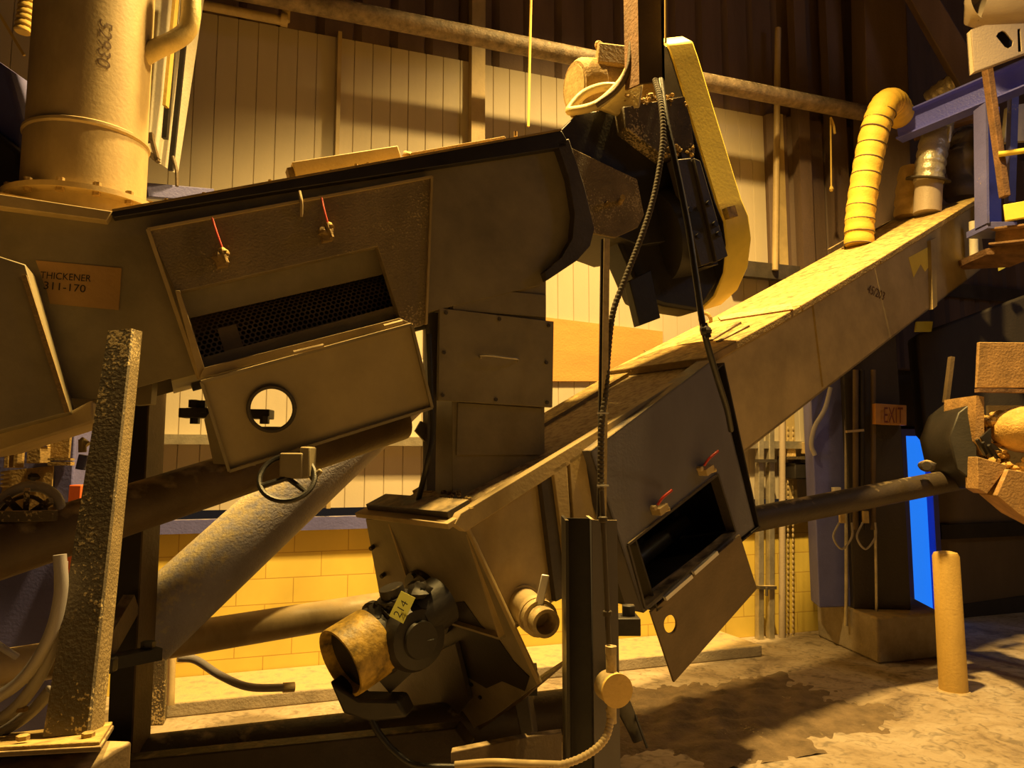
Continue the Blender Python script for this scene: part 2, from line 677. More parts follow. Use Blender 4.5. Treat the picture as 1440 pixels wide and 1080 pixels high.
def boards(u0, u1, z0, z1, pitch=0.15, off=0.03, groove=0.007, ridge=0.010):
    sec = []
    u = u0
    while u < u1 - 1e-6:
        e = min(u + pitch, u1)
        sec += [(u, off + ridge), (u + groove, off), (e - groove * 0.3, off), (e, off + ridge)]
        u = e
    b = MB()
    pts = [wp(a, z0, -0.0 + o - 0.03) for a, o in sec]
    pts += [wp(u1, z0, 0.2), wp(u0, z0, 0.2)]
    return b.prism(pts, Z * (z1 - z0))


z_top = 5.05
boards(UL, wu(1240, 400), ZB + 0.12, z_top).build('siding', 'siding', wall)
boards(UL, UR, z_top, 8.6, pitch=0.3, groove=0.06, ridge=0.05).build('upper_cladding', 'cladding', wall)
# darker, uncovered cladding at the right
uc = wu(1078, 300)
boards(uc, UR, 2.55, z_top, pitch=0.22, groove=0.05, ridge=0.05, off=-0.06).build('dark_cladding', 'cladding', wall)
# far right of the back wall: darker brown panels, with a dark band
ud0, ud1 = wu(1274, 760), wu(1312, 760)
zd = W(1292, 612).z
MB().prism([wp(u_end, 0), wp(ud0, 0), wp(ud0, 2.6), wp(u_end, 2.6)], wn * 0.2).build('dark_panel', 'darkwall', wall)
MB().prism([wp(ud1, 0), wp(UR, 0), wp(UR, 2.6), wp(ud1, 2.6)], wn * 0.2).build('brown_panel', 'brownwall', wall)
MB().prism([wp(ud0, zd), wp(ud1, zd), wp(ud1, 2.6), wp(ud0, 2.6)], wn * 0.2).build('door_header', 'darkwall', wall)
MB().prism([wp(ud1 + 0.02, 0.0, -0.03), wp(UR, 0.0, -0.03), wp(UR, 0.28, -0.03), wp(ud1 + 0.02, 0.12, -0.03)], wn * 0.03).build('dark_dado', 'darkwall', wall)
zk = W(1380, 745).z
MB().prism([wp(ud1 + 0.06, zk - .075, -0.06), wp(UR, zk - .075, -0.06), wp(UR, zk + .075, -0.06), wp(ud1 + 0.06, zk + .075, -0.06)], wn * 0.06).build('trim_11', 'black', kind='structure')
# cladding wall ends
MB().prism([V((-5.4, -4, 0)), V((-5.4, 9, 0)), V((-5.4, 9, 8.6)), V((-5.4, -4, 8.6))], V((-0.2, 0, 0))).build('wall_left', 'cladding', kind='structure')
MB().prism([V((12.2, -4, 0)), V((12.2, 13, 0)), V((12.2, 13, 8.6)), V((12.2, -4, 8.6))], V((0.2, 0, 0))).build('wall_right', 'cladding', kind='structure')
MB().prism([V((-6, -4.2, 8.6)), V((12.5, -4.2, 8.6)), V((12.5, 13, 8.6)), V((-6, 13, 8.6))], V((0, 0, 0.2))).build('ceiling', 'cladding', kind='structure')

# lit doorway in the far right of the back wall
dr = MB()
for ua, ub, za, zb in ((ud0 - 0.05, ud0 + 0.02, 0, zd + 0.06), (ud1 - 0.02, ud1 + 0.05, 0, zd + 0.06), (ud0 + 0.02, ud1 - 0.02, zd - 0.01, zd + 0.06)):
    dr.prism([wp(ua, za, -0.05), wp(ub, za, -0.05), wp(ub, zb, -0.05), wp(ua, zb, -0.05)], wn * 0.27)
dro = dr.build('door_1', 'bluebright', kind='structure')
MB().prism([wp(ud0, 0, 0.03), wp(ud1, 0, 0.03), wp(ud1, zd, 0.03), wp(ud0, zd, 0.03)], wn * 0.03).build('daylight_pane', 'day', dro)

# horizontal girts of the back wall
g = MB()
zg = W(500, 733).z
g.prism([wp(UL, zg - 0.05, -0.09), wp(u_end, zg - 0.05, -0.09), wp(u_end, zg + 0.045, -0.09), wp(UL, zg + 0.045, -0.09)], wn * 0.09)
g.build('trim_1', 'blue', kind='structure')
MB().prism([wp(UL, ZB - 0.02, -0.04), wp(u_end, ZB - 0.02, -0.04), wp(u_end, zg - 0.05, -0.04), wp(UL, zg - 0.05, -0.04)], wn * 0.04).build('trim_2', 'pipe', kind='structure')
z2 = W(540, 621).z
MB().prism([wp(UL, z2 - 0.035, -0.12), wp(wu(1140, 620), z2 - 0.035, -0.12), wp(wu(1140, 620), z2 + 0.035, -0.12), wp(UL, z2 + 0.035, -0.12)], wn * 0.12).build('trim_3', 'steel', kind='structure')
z3 = W(790, 458).z
# steel uprights of the back wall
for i, (px, wdt, mt_, z1) in enumerate(((668, 0.12, 'pipe', 6.6), (474, 0.03, 'pipe', z_top), (1085, 0.10, 'tan', z_top))):
    uu = wu(px, 150)
    MB().prism([wp(uu - wdt / 2, ZB + .12, -0.10), wp(uu + wdt / 2, ZB + .12, -0.10), wp(uu + wdt / 2, z1, -0.10), wp(uu - wdt / 2, z1, -0.10)], wn * 0.099).build('trim_%d' % (4 + i), mt_, kind='structure')
# wall girt under the cladding at right
MB().prism([wp(uc - .5, 3.35, -0.14), wp(UR, 3.35, -0.14), wp(UR, 3.5, -0.14), wp(uc - .5, 3.5, -0.14)], wn * 0.08).build('trim_8', 'dark', kind='structure')

# slab along the wall foot
kb = MB().prism([wp(wu(236, 900), 0, -0.62), wp(wu(1010, 915), 0, -0.62), wp(wu(1010, 915), 0, -0.005), wp(wu(236, 900), 0, -0.005)], Z * 0.09)
kb.build('floor_slab', 'concrete', kind='structure', bevel=0.01)
# orange plywood on the wall
tag(MB().prism([W(700, 438, -0.03), W(932, 466, -0.03), W(932, 536, -0.03), W(700, 536, -0.03)], wn * 0.025).build('plywood_panel', 'plywood'),
    'orange plywood panel fixed to the back wall behind the discharge chute', 'panel')

# ================================================================== OVERHEAD PIPES ON THE WALL
p0, p1 = W(352, -8, -0.5), W(1222, 158, -0.5)
zz = (p0.z + p1.z) / 2
o = MB().cyl(wp(wu(300, 0, -.5), zz, -0.5), wp(wu(1222, 158, -.5), zz, -0.5), 0.075).build('overhead_pipe', 'rustpipe')
tag(o, 'long dirty pipe running high along the back wall', 'pipe')
q = MB().cyl(W(270, 4, -0.3), W(402, 30, -0.3), 0.035).lathe(W(395, 27, -0.3), W(402, 30, -0.3) - W(270, 4, -0.3), [(0, 0.05), (0.05, 0.05)])
q.cyl(W(402, 30, -0.3), W(404, -20, -0.3), 0.03)
tag(q.build('branch_pipe', 'pipe'), 'short thin pipe with an elbow on the white siding at top left', 'pipe')
q = MB().cyl(at(747, -15, 5.0), at(743, 178, 5.0), 0.009, 8)
tag(q.build('hanging_rod', 'rope'), 'thin yellow rod hanging before the white siding', 'rod')
# conduits on the right of the back wall
cd = [((1094, 40), (1090, 380), 0.03, 'pipe', 'tall upright conduit on the dark cladding crossing the overhead pipe'),
      ((1135, 200), (1131, 345), 0.03, 'tan', 'short thick conduit on the dark cladding right of the tall one'),
      ((1184, 90), (1182, 330), 0.025, 'darkwall', 'dark upright conduit beside the yellow fabric duct')]
for (a, b, r, m_, lb) in cd:
    tag(MB().cyl(W(*a, -0.16), W(*b, -0.16), r, 14).build('conduit', m_), lb, 'conduit')
q = MB().cyl(W(1168, 165, -0.45), W(1169, 262, -0.45), 0.008, 8).lathe(W(1169, 262, -0.45), -Z, [(0, 0.012), (0.03, 0.022), (0.05, 0.012)], 10)
q.tube([W(1168, 165, -0.45), W(1172, 175, -0.45), W(1174, 188, -0.45)], 0.012, 8)
tag(q.build('pull_cord', 'rope'), 'thin pull cord hanging from the end of the overhead pipe', 'cord')

# lit wall fittings right of the blue hatch
q = MB()
for px in (1068, 1083):
    q.beam(W(px, 590, -0.1), W(px, 905, -0.1), 0.06, 0.06, wn)
rail = thing('door_track', wp(wu(1083, 905), 0), 'pale steel upright pair with a latch against the lit wall', 'post')
q.build('rail', 'steel', rail, 0.006)
MB().beam(W(1066, 826, -.14), W(1090, 826, -.14), 0.05, 0.03, Z).cyl(W(1078, 826, -.17), W(1078, 838, -.17), 0.012, 8).build('latch', 'dark', rail)
MB().beam(W(1064, 648, -.14), W(1090, 648, -.14), 0.05, 0.03, Z).build('latch', 'dark', rail)
q = MB()
q.cyl(W(1100, 560, -0.12), W(1100, 905, -0.12), 0.03, 14)
tag(q.build('wall_conduit', 'cream'), 'pale upright conduit on the lit wall left of the dark shelf', 'conduit')
for px in (1108, 1115):
    q = MB()
    for i in range(40):
        y = 600 + i * 7.5
        q.lathe(W(px, y, -0.1), -Z, [(0, 0.004), (0.012, 0.010), (0.03, 0.010), (0.042, 0.004)], 6)
    tag(q.build('chain', 'pipe'), 'hanging chain %s the pale conduit on the lit wall' % ('next to' if px < 1110 else 'second from'), 'chain')
sh = thing('wall_shelf', W(1125, 674, -0.1), 'dark shelf box on the lit wall beside the blue column', 'shelf')
MB().box(W(1125, 662, -0.12), wd * 0.14, wn * 0.1, Z * 0.075).build('box', 'black', sh, 0.01)
MB().box(W(1124, 644, -0.12), wd * 0.16, wn * 0.12, Z * 0.014).build('top_board', 'grit', sh)
MB().box(W(1136, 630, -0.14), wd * 0.05, wn * 0.04, Z * 0.055).build('switch_box', 'pipe', sh, 0.006)

# ================================================================== BLUE COLUMN, DARK COLUMN, EXIT SIGN
Yb = 6.6
bp = thing('steel_column', (at(1190, 900, Yb).x, Yb, 0), 'blue steel column on a concrete footing left of the exit sign', 'column')
q = MB()
xa, xb = at(1146, 700, Yb).x, at(1196, 700, Yb).x
zt = 3.0
q.prism([V((xa, Yb, 0.36)), V((xb, Yb + 0.05, 0.36)), V((xb, Yb + 0.05, zt)), V((xa, Yb, zt))], V((0.06, 0.34, 0)))
q.build('shaft', 'blue', bp, 0.01)
MB().cyl(at(1190, 520, Yb - 0.03), at(1190, 880, Yb - .03), 0.016, 10).build('edge_pipe', 'steel', bp)
MB().tube([at(1168, 545, Yb - .05), at(1160, 575, Yb - .06), at(1146, 600, Yb - .06), at(1141, 625, Yb - .05), at(1146, 640, Yb - .04)], 0.02, 10).build('bent_hose', 'greyhose', bp)
MB().box(at(1176, 690, Yb - .05), (0.03, 0, 0), (0, 0.03, 0), (0, 0, 0.03)).build('junction_box', 'white', bp, 0.004)
dk = thing('service_pillar', (at(1235, 900, 6.45).x, 6.45, 0), 'dark brown pillar carrying the exit sign beside the doorway', 'pillar')
xa, xb = at(1197, 700, 6.5).x, at(1273, 700, 6.5).x
MB().prism([V((xa, 6.55, 0.36)), V((xb, 6.5, 0.36)), V((xb, 6.5, 3.4)), V((xa, 6.55, 3.4))], V((0.08, 0.45, 0))).build('shaft', 'darkwall', dk, 0.01)
for px in (1203, 1212, 1228):
    MB().cyl(at(px, 520, 6.45), at(px, 745, 6.45), 0.022, 10).build('conduit', 'brown' if px != 1212 else 'black', dk)
MB().beam(at(1190, 607, 6.4), at(1214, 605, 6.4), 0.03, 0.02).build('bracket', 'pipe', dk)
MB().cyl(at(1231, 745, 6.45), at(1233, 890, 6.45), 0.012, 8).build('thin_pipe', 'steel', dk)
for px in (1184, 1217):
    b_ = MB().box(at(px, 727, 6.4), (0.022, 0, 0), (0, 0.02, 0), (0, 0, 0.05)).build('outlet', 'brass', dk, 0.004)
    MB().tube([at(px - 4, 735, 6.38), at(px - 12, 755, 6.35), at(px, 772, 6.35), at(px + 14, 755, 6.35), at(px + 14, 735, 6.38)], 0.009, 8).build('cord', 'greyhose', b_)
ft = MB().prism([zat(1150, 895, 0), zat(1236, 934, 0), zat(1330, 925, 0), zat(1270, 885, 0)], Z * 0.36)
tag(ft.build('concrete_footing', 'concrete', bevel=0.02), 'low concrete footing under the blue and brown columns', 'footing')
ex = thing('exit_sign', at(1252, 597, 6.39), 'orange exit sign with dark red letters on the brown pillar', 'sign')
MB().prism([at(1231, 567, 6.35), at(1275, 570, 6.39), at(1275, 598, 6.39), at(1231, 596, 6.35)], V((0.01, 0.08, 0))).build('sign_box', 'exitface', ex, 0.004)
ea, eb, ec = at(1242, 594.5, 6.335), at(1272, 595.0, 6.365), at(1242, 571, 6.335)
text_mesh('lettering', 'EXIT', 'exitred', ex, lambda x, y: ea + (eb - ea) * (x / 2.23) + (ec - ea) * (y / 0.73) + V((0, -.004, 0)), 1.0)

# ================================================================== LOWER SCREW CONVEYOR
WL = 0.68
lc = thing('screw_conveyor', PL - Z * 1.0, 'lower inclined screw conveyor with dusty covers rising to the right', 'conveyor', None)
# side plates, back plate, bottom
near1 = [(652, 735), (838, 628), (884, 768), (790, 838), (703, 897)]
near2 = [(1000, 512), (1375, 285), (1385, 372), (1040, 642)]
MB().prism(pl(L, near1), cL * 0.012).build('side_plate', 'tan', lc)
MB().prism(pl(L, near2), cL * 0.012).build('side_plate', 'tan', lc)
farpts = [p + cL * WL for p in pl(L, [(652, 735), (1375, 285), (1385, 372), (1040, 642), (884, 768), (703, 897)])]
MB().prism(farpts, cL * 0.012).build('side_plate', 'tan', lc)
b0, b1 = L(703, 897), L(1385, 372)
MB().prism([b0, b1, b1 + cL * WL, b0 + cL * WL], -nL * 0.012).build('bottom_plate', 'olive', lc)
# end plate
PE = L(651, 735)


def E(x, y, off=0.0):
    return hit(x, y, PE + dL * off, dL)


endpix = [(514, 730), (651, 735), (757, 962), (690, 1012), (602, 1056), (566, 985), (545, 900)]
MB().prism(pl(E, endpix), dL * 0.016).build('end_plate', 'olive', lc, 0.003)
q = MB()
q.prism(pl(E, [(650, 736), (654, 735), (760, 961), (755, 963)], -0.012), dL * 0.012)
q.build('end_flange', 'tan', lc, 0.002)
bolts('edge_bolt', 'black', lc, [E(x - 4, y) for x, y in ((530, 768), (545, 807), (556, 838))], -dL - cL * 0.3, 0.012, 0.03)
bolts('end_bolt', 'black', lc, [E(x, y) for x, y in ((664, 962), (676, 980), (613, 1005), (618, 1025))], -dL, 0.010, 0.01)
# foot box of the end
q = MB().prism(pl(E, [(690, 1005), (757, 962), (735, 985), (640, 1050), (602, 1056)], 0.02), dL * 0.25)
q.build('foot', 'brown', lc)
q = MB().prism(pl(E, [(500, 965), (575, 935), (640, 905), (660, 985), (602, 1056), (575, 990), (540, 985)], -0.03), dL * 0.025)
q.build('motor_bracket', 'dark', lc, 0.003)
# rim angle along the near top edge
rim = [(640, 738), (648, 722), (830, 612), (920, 556), (1003, 503), (1004, 518), (922, 574), (834, 632), (655, 748)]
MB().prism(pl(L, rim, -0.05), cL * 0.05).build('rim_angle', 'tan', lc, 0.003)
# top cover in shade and raised dusty lids
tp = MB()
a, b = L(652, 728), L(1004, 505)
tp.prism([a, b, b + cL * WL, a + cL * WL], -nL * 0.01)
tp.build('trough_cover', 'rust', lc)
# covers: three plates with thickness
edges = [(985, 516), (1118, 441), (1229, 374), (1376, 283)]
for i in range(3):
    a, b = L(*edges[i]), L(*edges[i + 1])
    a = a + dL * 0.012
    MB().prism([a - cL * 0.05, b - cL * 0.05, b + cL * (WL + .04), a + cL * (WL + .04)], nL * 0.045).build('cover', 'dust', lc, 0.006)
PC = L(1118, 441) + nL * 0.045


def LC(x, y, off=0.0):
    return hit(x, y, PC + nL * off, nL)


q = MB()
a, b = LT(1022, 444, 0.04), LT(1112, 431, 0.04)
MB().prism([LC(1010, 447), LC(1112, 428), LC(1116, 437), LC(1014, 452)], nL * 0.012).build('cover_strap', 'rust', lc)
for (a, b) in (((1000, 480), (1040, 455)), ((1166, 352), (1250, 303)), ((1186, 350), (1262, 306)), ((1010, 482), (1052, 460))):
    MB().beam(LC(*a, .008), LC(*b, .008), 0.03, 0.024, nL).build('cover_bar', 'brown', lc)
MB().tube([LC(1215, 320), LC(1220, 313, .05), LC(1236, 309, .05), LC(1240, 314)], 0.012, 8).build('cover_handle', 'dust', lc)
MB().torus(LC(992, 449, 0.03), dL, 0.045, 0.013, 20, 8).cyl(LC(994, 464, -.01), LC(993, 456, .02), 0.02, 8).build('lifting_eye', 'dust', lc)
# far, dusty shelf beside the cover (left of the lids)
a, b = LT(640, 700) , LT(985, 516)
a, b = L(700, 703), L(985, 516)
a2, b2 = a + cL * (WL - .14), b + cL * (WL - .14)
MB().prism([a2, b2, b2 + cL * 0.18, a2 + cL * 0.18], nL * 0.02).build('cover_edge', 'dust', lc)
# end lid
q = MB()
c0 = L(650, 728)
q.prism([c0 - dL * 0.10 - cL * 0.04, c0 + dL * 0.04 - cL * 0.04, c0 + dL * 0.04 + cL * (WL + 0.12), c0 - dL * 0.10 + cL * (WL + 0.12)], nL * 0.025)
q.build('end_lid', 'tan', lc, 0.003)
q = MB().prism([c0 - dL * 0.06 + nL * .026, c0 + dL * 0.06 + nL * .026, c0 + dL * 0.06 + cL * (WL + 0.05) + nL * .026, c0 - dL * 0.06 + cL * (WL + 0.05) + nL * .026], nL * 0.03)
q.build('lid_flange', 'dark', lc, 0.003)
# stiffeners on the near side
MB().prism(pl(L, [(760, 668), (776, 660), (798, 838), (782, 846)], -0.03), cL * 0.03).build('stiffener', 'dark', lc)
MB().prism(pl(L, [(778, 660), (797, 648), (806, 790), (800, 826)], -0.05), cL * 0.05).build('stiffener', 'tan', lc, 0.003)
MB().prism(pl(L, [(801, 646), (822, 634), (838, 740), (812, 800)], -0.05), cL * 0.05).build('stiffener', 'tan', lc, 0.003)
MB().prism(pl(L, [(1143, 420), (1152, 415), (1166, 538), (1158, 544)], -0.012), cL * 0.012).build('stiffener', 'tan', lc)
MB().prism(pl(L, [(1309, 338), (1316, 334), (1318, 430), (1312, 435)], -0.03), cL * 0.03).build('stiffener', 'tan', lc)
# yellow label, torn, on the far end of the side
MB().prism(pl(L, [(1278, 362), (1306, 347), (1307, 374), (1301, 382), (1295, 371), (1285, 390)], -0.003), cL * 0.002).build('torn_sticker', 'yellow', lc)
ta, tb, tc = L(1219, 411, -0.003), L(1246, 424, -0.003), L(1222, 399, -0.003)
text_mesh('lettering', '45/203', 'brownink', lc, lambda x, y: ta + (tb - ta) * (x / 3.1) + (tc - ta) * (y / 0.73), 1.0)
# hatch section standing proud, with its dark opening
HO = -0.11
outer = [(831, 634), (1003, 505), (1061, 741), (905, 862)]
inner = [(882, 766), (1008, 667), (1033, 748), (906, 855)]
MB().prism(pl(L, outer, HO), cL * 0.012, [pl(L, inner, HO)]).build('hatch_box', 'slate', lc, 0.002)
q = MB()
P_ = pl(L, outer, HO)
for i in range(4):
    a, b = P_[i], P_[(i + 1) % 4]
    q.prism([a, b, b + cL * (-HO), a + cL * (-HO)], (P_[(i + 2) % 4] - b).normalized() * 0.008)
q.build('hatch_side', 'slate', lc)
I_ = pl(L, inner, HO)
q = MB()
for i in range(4):
    q.beam(I_[i] + cL * .02, I_[(i + 1) % 4] + cL * .02, 0.012, 0.06, cL)
q.build('hatch_lip', 'dark', lc)
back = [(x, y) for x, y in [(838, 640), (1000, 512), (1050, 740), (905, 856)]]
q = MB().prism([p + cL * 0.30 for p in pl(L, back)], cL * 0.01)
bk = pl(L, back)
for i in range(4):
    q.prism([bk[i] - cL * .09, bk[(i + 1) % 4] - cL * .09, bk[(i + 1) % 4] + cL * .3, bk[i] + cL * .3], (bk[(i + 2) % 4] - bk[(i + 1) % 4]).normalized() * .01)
q.build('hatch_interior', 'black', lc)  # black lining: the shade inside the opening put into the colour
# screw flight inside the opening
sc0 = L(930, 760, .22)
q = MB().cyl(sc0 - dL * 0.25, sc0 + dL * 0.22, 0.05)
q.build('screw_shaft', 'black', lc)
# latches with red handles
for (x, y) in ((928, 716), (993, 661)):
    b_ = MB().box(L(x, y, HO - 0.03), dL * 0.035, cL * 0.03, nL * 0.018).cyl(L(x + 5, y + 2, HO - .04), L(x + 14, y - 1, HO - .06), 0.012, 8).hexbolt(L(x - 12, y - 2, HO - .02), -cL, .014, .03).build('hatch_latch', 'tan', lc, 0.003)
    MB().tube([L(x - 3, y - 6, HO - .05), L(x + 4, y - 16, HO - .07), L(x + 17, y - 27, HO - .09)], 0.0065, 8).build('latch_handle', 'red', b_)
# hatch door hanging open below
HD = [(915, 861), (1041, 752), (1065, 828), (948, 960)]
ht = L(980, 806, HO - 0.02)
hn = (cL * 0.92 + Z * 0.25).normalized()


def H(x, y, off=0.0):
    return hit(x, y, ht + hn * off, hn)


hd = MB().prism(pl(H, HD), hn * 0.014, [pl(H, pix_circle(943, 878, 9, 13))]).build('hatch_door', 'brown', lc, 0.003)
MB().beam(H(935, 842, -0.02), H(972, 810, -0.02), 0.022, 0.02).build('hinge_line_bar', 'bright', hd)  # bright bar standing in for the lit wall seen through the gap
MB().beam(H(975, 806, -0.02), H(1008, 777, -0.02), 0.022, 0.02).build('hinge_line_bar', 'bright', hd)  # second bright bar, gap light put in as pale colour
# ball valve on the near side
vb = L(735, 850)
vd = V((0.36, -0.92, -0.13)).normalized()
vv = thing('ball_valve', vb, 'dusty drain valve with a white lever on the lower conveyor side', 'valve')
MB().lathe(vb - vd * 0.01, vd, [(0, 0.085), (0.012, 0.085), (0.013, 0.075), (0.13, 0.072), (0.135, 0.08), (0.17, 0.08)], 26).build('body', 'pipe', vv)
MB().lathe(vb + vd * 0.158, vd, [(0, 0.075), (0.01, 0.078), (0.04, 0.078), (0.042, 0.062), (0.10, 0.060), (0.10, 0.045), (0.02, 0.040)], 26).build('threaded_end', 'brass', vv)
v0 = hit(757, 845, vb + vd * 0.14, V((0, 1, 0)))
MB().prism([v0 + V((-.022, -.055, -.03)), v0 + V((.010, -.055, -.035)), v0 + V((.045, -.055, .115)), v0 + V((.012, -.055, .12))], V((0, -0.014, 0))).build('lever', 'bright', vv, 0.004)
MB().cyl(v0 + V((.02, -.06, .05)), v0 + V((.02, .04, .02)), 0.014, 10).build('stem', 'brass', vv)

# gear motor at the low end
gm0 = E(600, 838)
gm = thing('gear_motor', E(540, 900, -0.1) - Z * 0.2, 'oily black gear motor with yellow end on the lower conveyor', 'motor')
MB().lathe(E(606, 845), -dL, [(0, 0.17), (0.03, 0.17), (0.035, 0.13), (0.07, 0.125), (0.075, 0.10), (0.16, 0.095)], 30).build('bearing_housing', 'black', gm)
bolts('flange_bolt', 'black', gm, [E(606, 845, -.03) + (nL * math.cos(i * 1.2566 + .4) + cL * math.sin(i * 1.2566 + .4)) * 0.145 for i in range(5)], -dL, 0.014, 0.02)
ga = at(478, 933, 2.98)
gb = at(560, 880, 3.16)
gd = (gb - ga).normalized()
gc = (gb + E(590, 850, -.1)) / 2
q = MB().lathe(gb - gd * 0.08, gd, [(0, 0.10), (0.02, 0.14), (0.20, 0.14), (0.24, 0.10)], 22)
q = MB().lathe(ga + gd * .15, gd, [(0, .11), (0, .128), (.05, .128), (.055, .145), (.075, .145), (.08, .12), (.16, .125), (.165, .15), (.19, .15), (.195, .11)], 26)
hx = at(572, 893, 3.10)
q.lathe(hx - cL * .12, cL, [(0, .07), (.015, .075), (.02, .115), (.05, .13), (.2, .13), (.22, .1)], 26)
q.lathe(at(595, 862, 3.14) - dL * .05, dL, [(0, .08), (.01, .105), (.15, .105)], 24)
q.prism([at(505, 925, 3.04), at(560, 885, 3.04), at(592, 935, 3.06), at(548, 975, 3.05)], V((.02, .12, 0)))
for px, py, r_b in ((533, 862, .05), (556, 850, .045), (590, 830, .045), (545, 935, .05), (575, 925, .05), (600, 900, .04), (520, 900, .04)):
    q.blob(at(px, py, 3.06), r_b, 9, 7, .28)
q.build('gearbox', 'black', gm)
MB().lathe(at(558, 835 + 20, 3.1), (nL + dL * .1), [(0, .07), (.05, .07), (.055, .05), (.09, .05)], 20).build('gearbox_cap', 'black', gm)
MB().lathe(ga, gd, [(0.12, 0.118), (0.0, 0.126), (0.0, 0.137), (0.02, 0.139), (0.16, 0.139), (0.17, 0.125)], 32, False).build('fan_cowl', 'yellow2', gm)
MB().lathe(ga + gd * 0.045, gd, [(0.0, 0.121), (0.01, 0.121)], 28).build('fan_grille', 'black', gm)
MB().lathe(ga + gd * 0.15, gd, [(0, 0.13), (0.16, 0.13)], 28).build('motor_body', 'black', gm)
tg = at(565, 852, 2.9)
ta_ = [at(547, 866, 2.83), at(567, 877, 2.80), at(584, 841, 2.82), at(564, 831, 2.85)]
tgo = MB().prism(ta_, V((0.0, 0.004, 0))).build('number_tag', 'tag', gm)
g0, g1, g2 = at(562.5, 872, 2.80), at(579, 843, 2.82), at(549, 865.5, 2.82)
text_mesh('lettering', '214', 'ink', tgo, lambda x, y: g0 + (g1 - g0) * (x / 1.75 * .9 + .05) + (g2 - g0) * (y / 0.95 + .10) + V((0, -.006, 0)), 1.0, shear=0.1)
MB().prism(pl(E, [(556, 846), (600, 832), (622, 850), (652, 846), (676, 880), (700, 898), (722, 930), (744, 952), (738, 972), (706, 958), (684, 968), (650, 948), (622, 962), (596, 950), (560, 965), (540, 905)], -0.004), dL * 0.003).build('oil_stain', 'black', lc)
# lower motor parts under the cowl
MB().prism([at(462, 958, 2.98), at(505, 984, 2.98), at(560, 985, 2.98), at(572, 1010, 2.98), at(520, 1016, 2.98), at(482, 1004, 2.98)], V((.02, .12, 0))).build('motor_foot', 'black', gm, .012)
q = MB().tube([at(520, 1005, 3.0), at(532, 1030, 2.98), at(556, 1058, 2.96), at(585, 1076, 2.95), at(640, 1079, 2.95)], 0.013, 10)
tag(q.build('motor_cable', 'rubber'), 'dark cable drooping from the gear motor to the floor frame', 'cable')

# ================================================================== DISCHARGE CHUTE between the two conveyors
ch = thing('discharge_chute', U(700, 650), 'square olive discharge chute dropping from the upper conveyor into the lower', 'chute')
CW = 0.50


def box_from(pix, off, thick):
    return MB().prism(pl(U, pix, off), cU * thick)


box_from([(632, 335), (768, 345), (768, 452), (632, 440)], 0.02, CW).build('upper_section', 'olive', ch, 0.003)
box_from([(637, 402), (768, 415), (768, 446), (637, 436)], 0.01, 0.03).build('joint_flange', 'olive', ch, 0.002)
box_from([(636, 440), (766, 450), (766, 690), (636, 712)], 0.03, CW - .02).build('lower_section', 'olive', ch, 0.003)
box_from([(644, 566), (762, 574), (760, 640), (642, 640)], 0.022, 0.02).build('patch_plate', 'olive', ch, 0.002)
pn = box_from([(618, 433), (779, 452), (777, 573), (616, 563)], 0.0, 0.02).build('inspection_panel', 'olive', ch, 0.003)
bolts('panel_bolt', 'dark', pn, [U(x, y) for x, y in ((627, 440), (702, 449), (771, 458), (624, 496), (768, 510), (622, 556), (697, 562), (769, 566))], -cU, 0.009, 0.008)
MB().tube([U(676, 503, 0.0), U(676, 500, -0.035), U(690, 500.5, -0.04), U(716, 503.5, -0.04), U(728, 505, -.035), U(728, 507, 0.0)], 0.006, 8, 4).build('panel_handle', 'steel', pn)
# narrow side rib left of chute
MB().prism([U(604, 440, 0.06), U(616, 440, .06), U(612, 690, .06), U(600, 690, .06)], cU * 0.06).build('corner_rib', 'dark', ch)

tag(MB().tube([U(603, 470, -.03), U(606, 560, -.04), U(608, 610, -.04), U(600, 655, -.03), U(588, 704, .1)], .013, 10).build('cable', 'rubber'),
    'black cable hanging down beside the discharge chute', 'cable')
MB().prism([U(592, 592, .1), U(612, 602, .1), U(606, 630, .1), U(584, 606, .1)], cU * .02).build('lug', 'dark', ch)

# ================================================================== UPPER SCREW CONVEYOR
uc_ = thing('screw_conveyor', U(300, 560), 'upper screw conveyor with open perforated screen hatch and hanging flap', 'conveyor')
WU = 0.62
opening = [(252, 410), (531, 346), (562, 447), (287, 517)]
side = [(-70, 262), (155, 303), (792, 192), (808, 262), (806, 330), (790, 372), (766, 396), (600, 436), (240, 532), (130, 562), (100, 560), (-70, 600)]
MB().prism(pl(U, side), cU * 0.012, [pl(U, [(256, 412), (529, 350), (554, 430), (284, 503)])]).build('side_plate', 'olive', uc_)
MB().prism([p + cU * WU for p in pl(U, side)], cU * 0.012).build('side_plate', 'olive', uc_)
b0, b1 = U(240, 532), U(600, 436)
b2 = U(766, 396)
MB().prism([b0, b1, b1 + cU * WU, b0 + cU * WU], -nU * 0.01).prism([b1, b2, b2 + cU * WU, b1 + cU * WU], -nU * 0.01).build('bottom_plate', 'olive', uc_)
t0, t1 = U(160, 303), U(792, 192)
MB().prism([t0, t1, t1 + cU * WU, t0 + cU * WU], nU * 0.012).build('top_plate', 'dust', uc_)
h0, h1 = U(-70, 262), U(155, 303)
MB().prism([h0, h1, h1 + cU * WU, h0 + cU * WU], Z * 0.012).build('inlet_cover', 'dust', uc_)
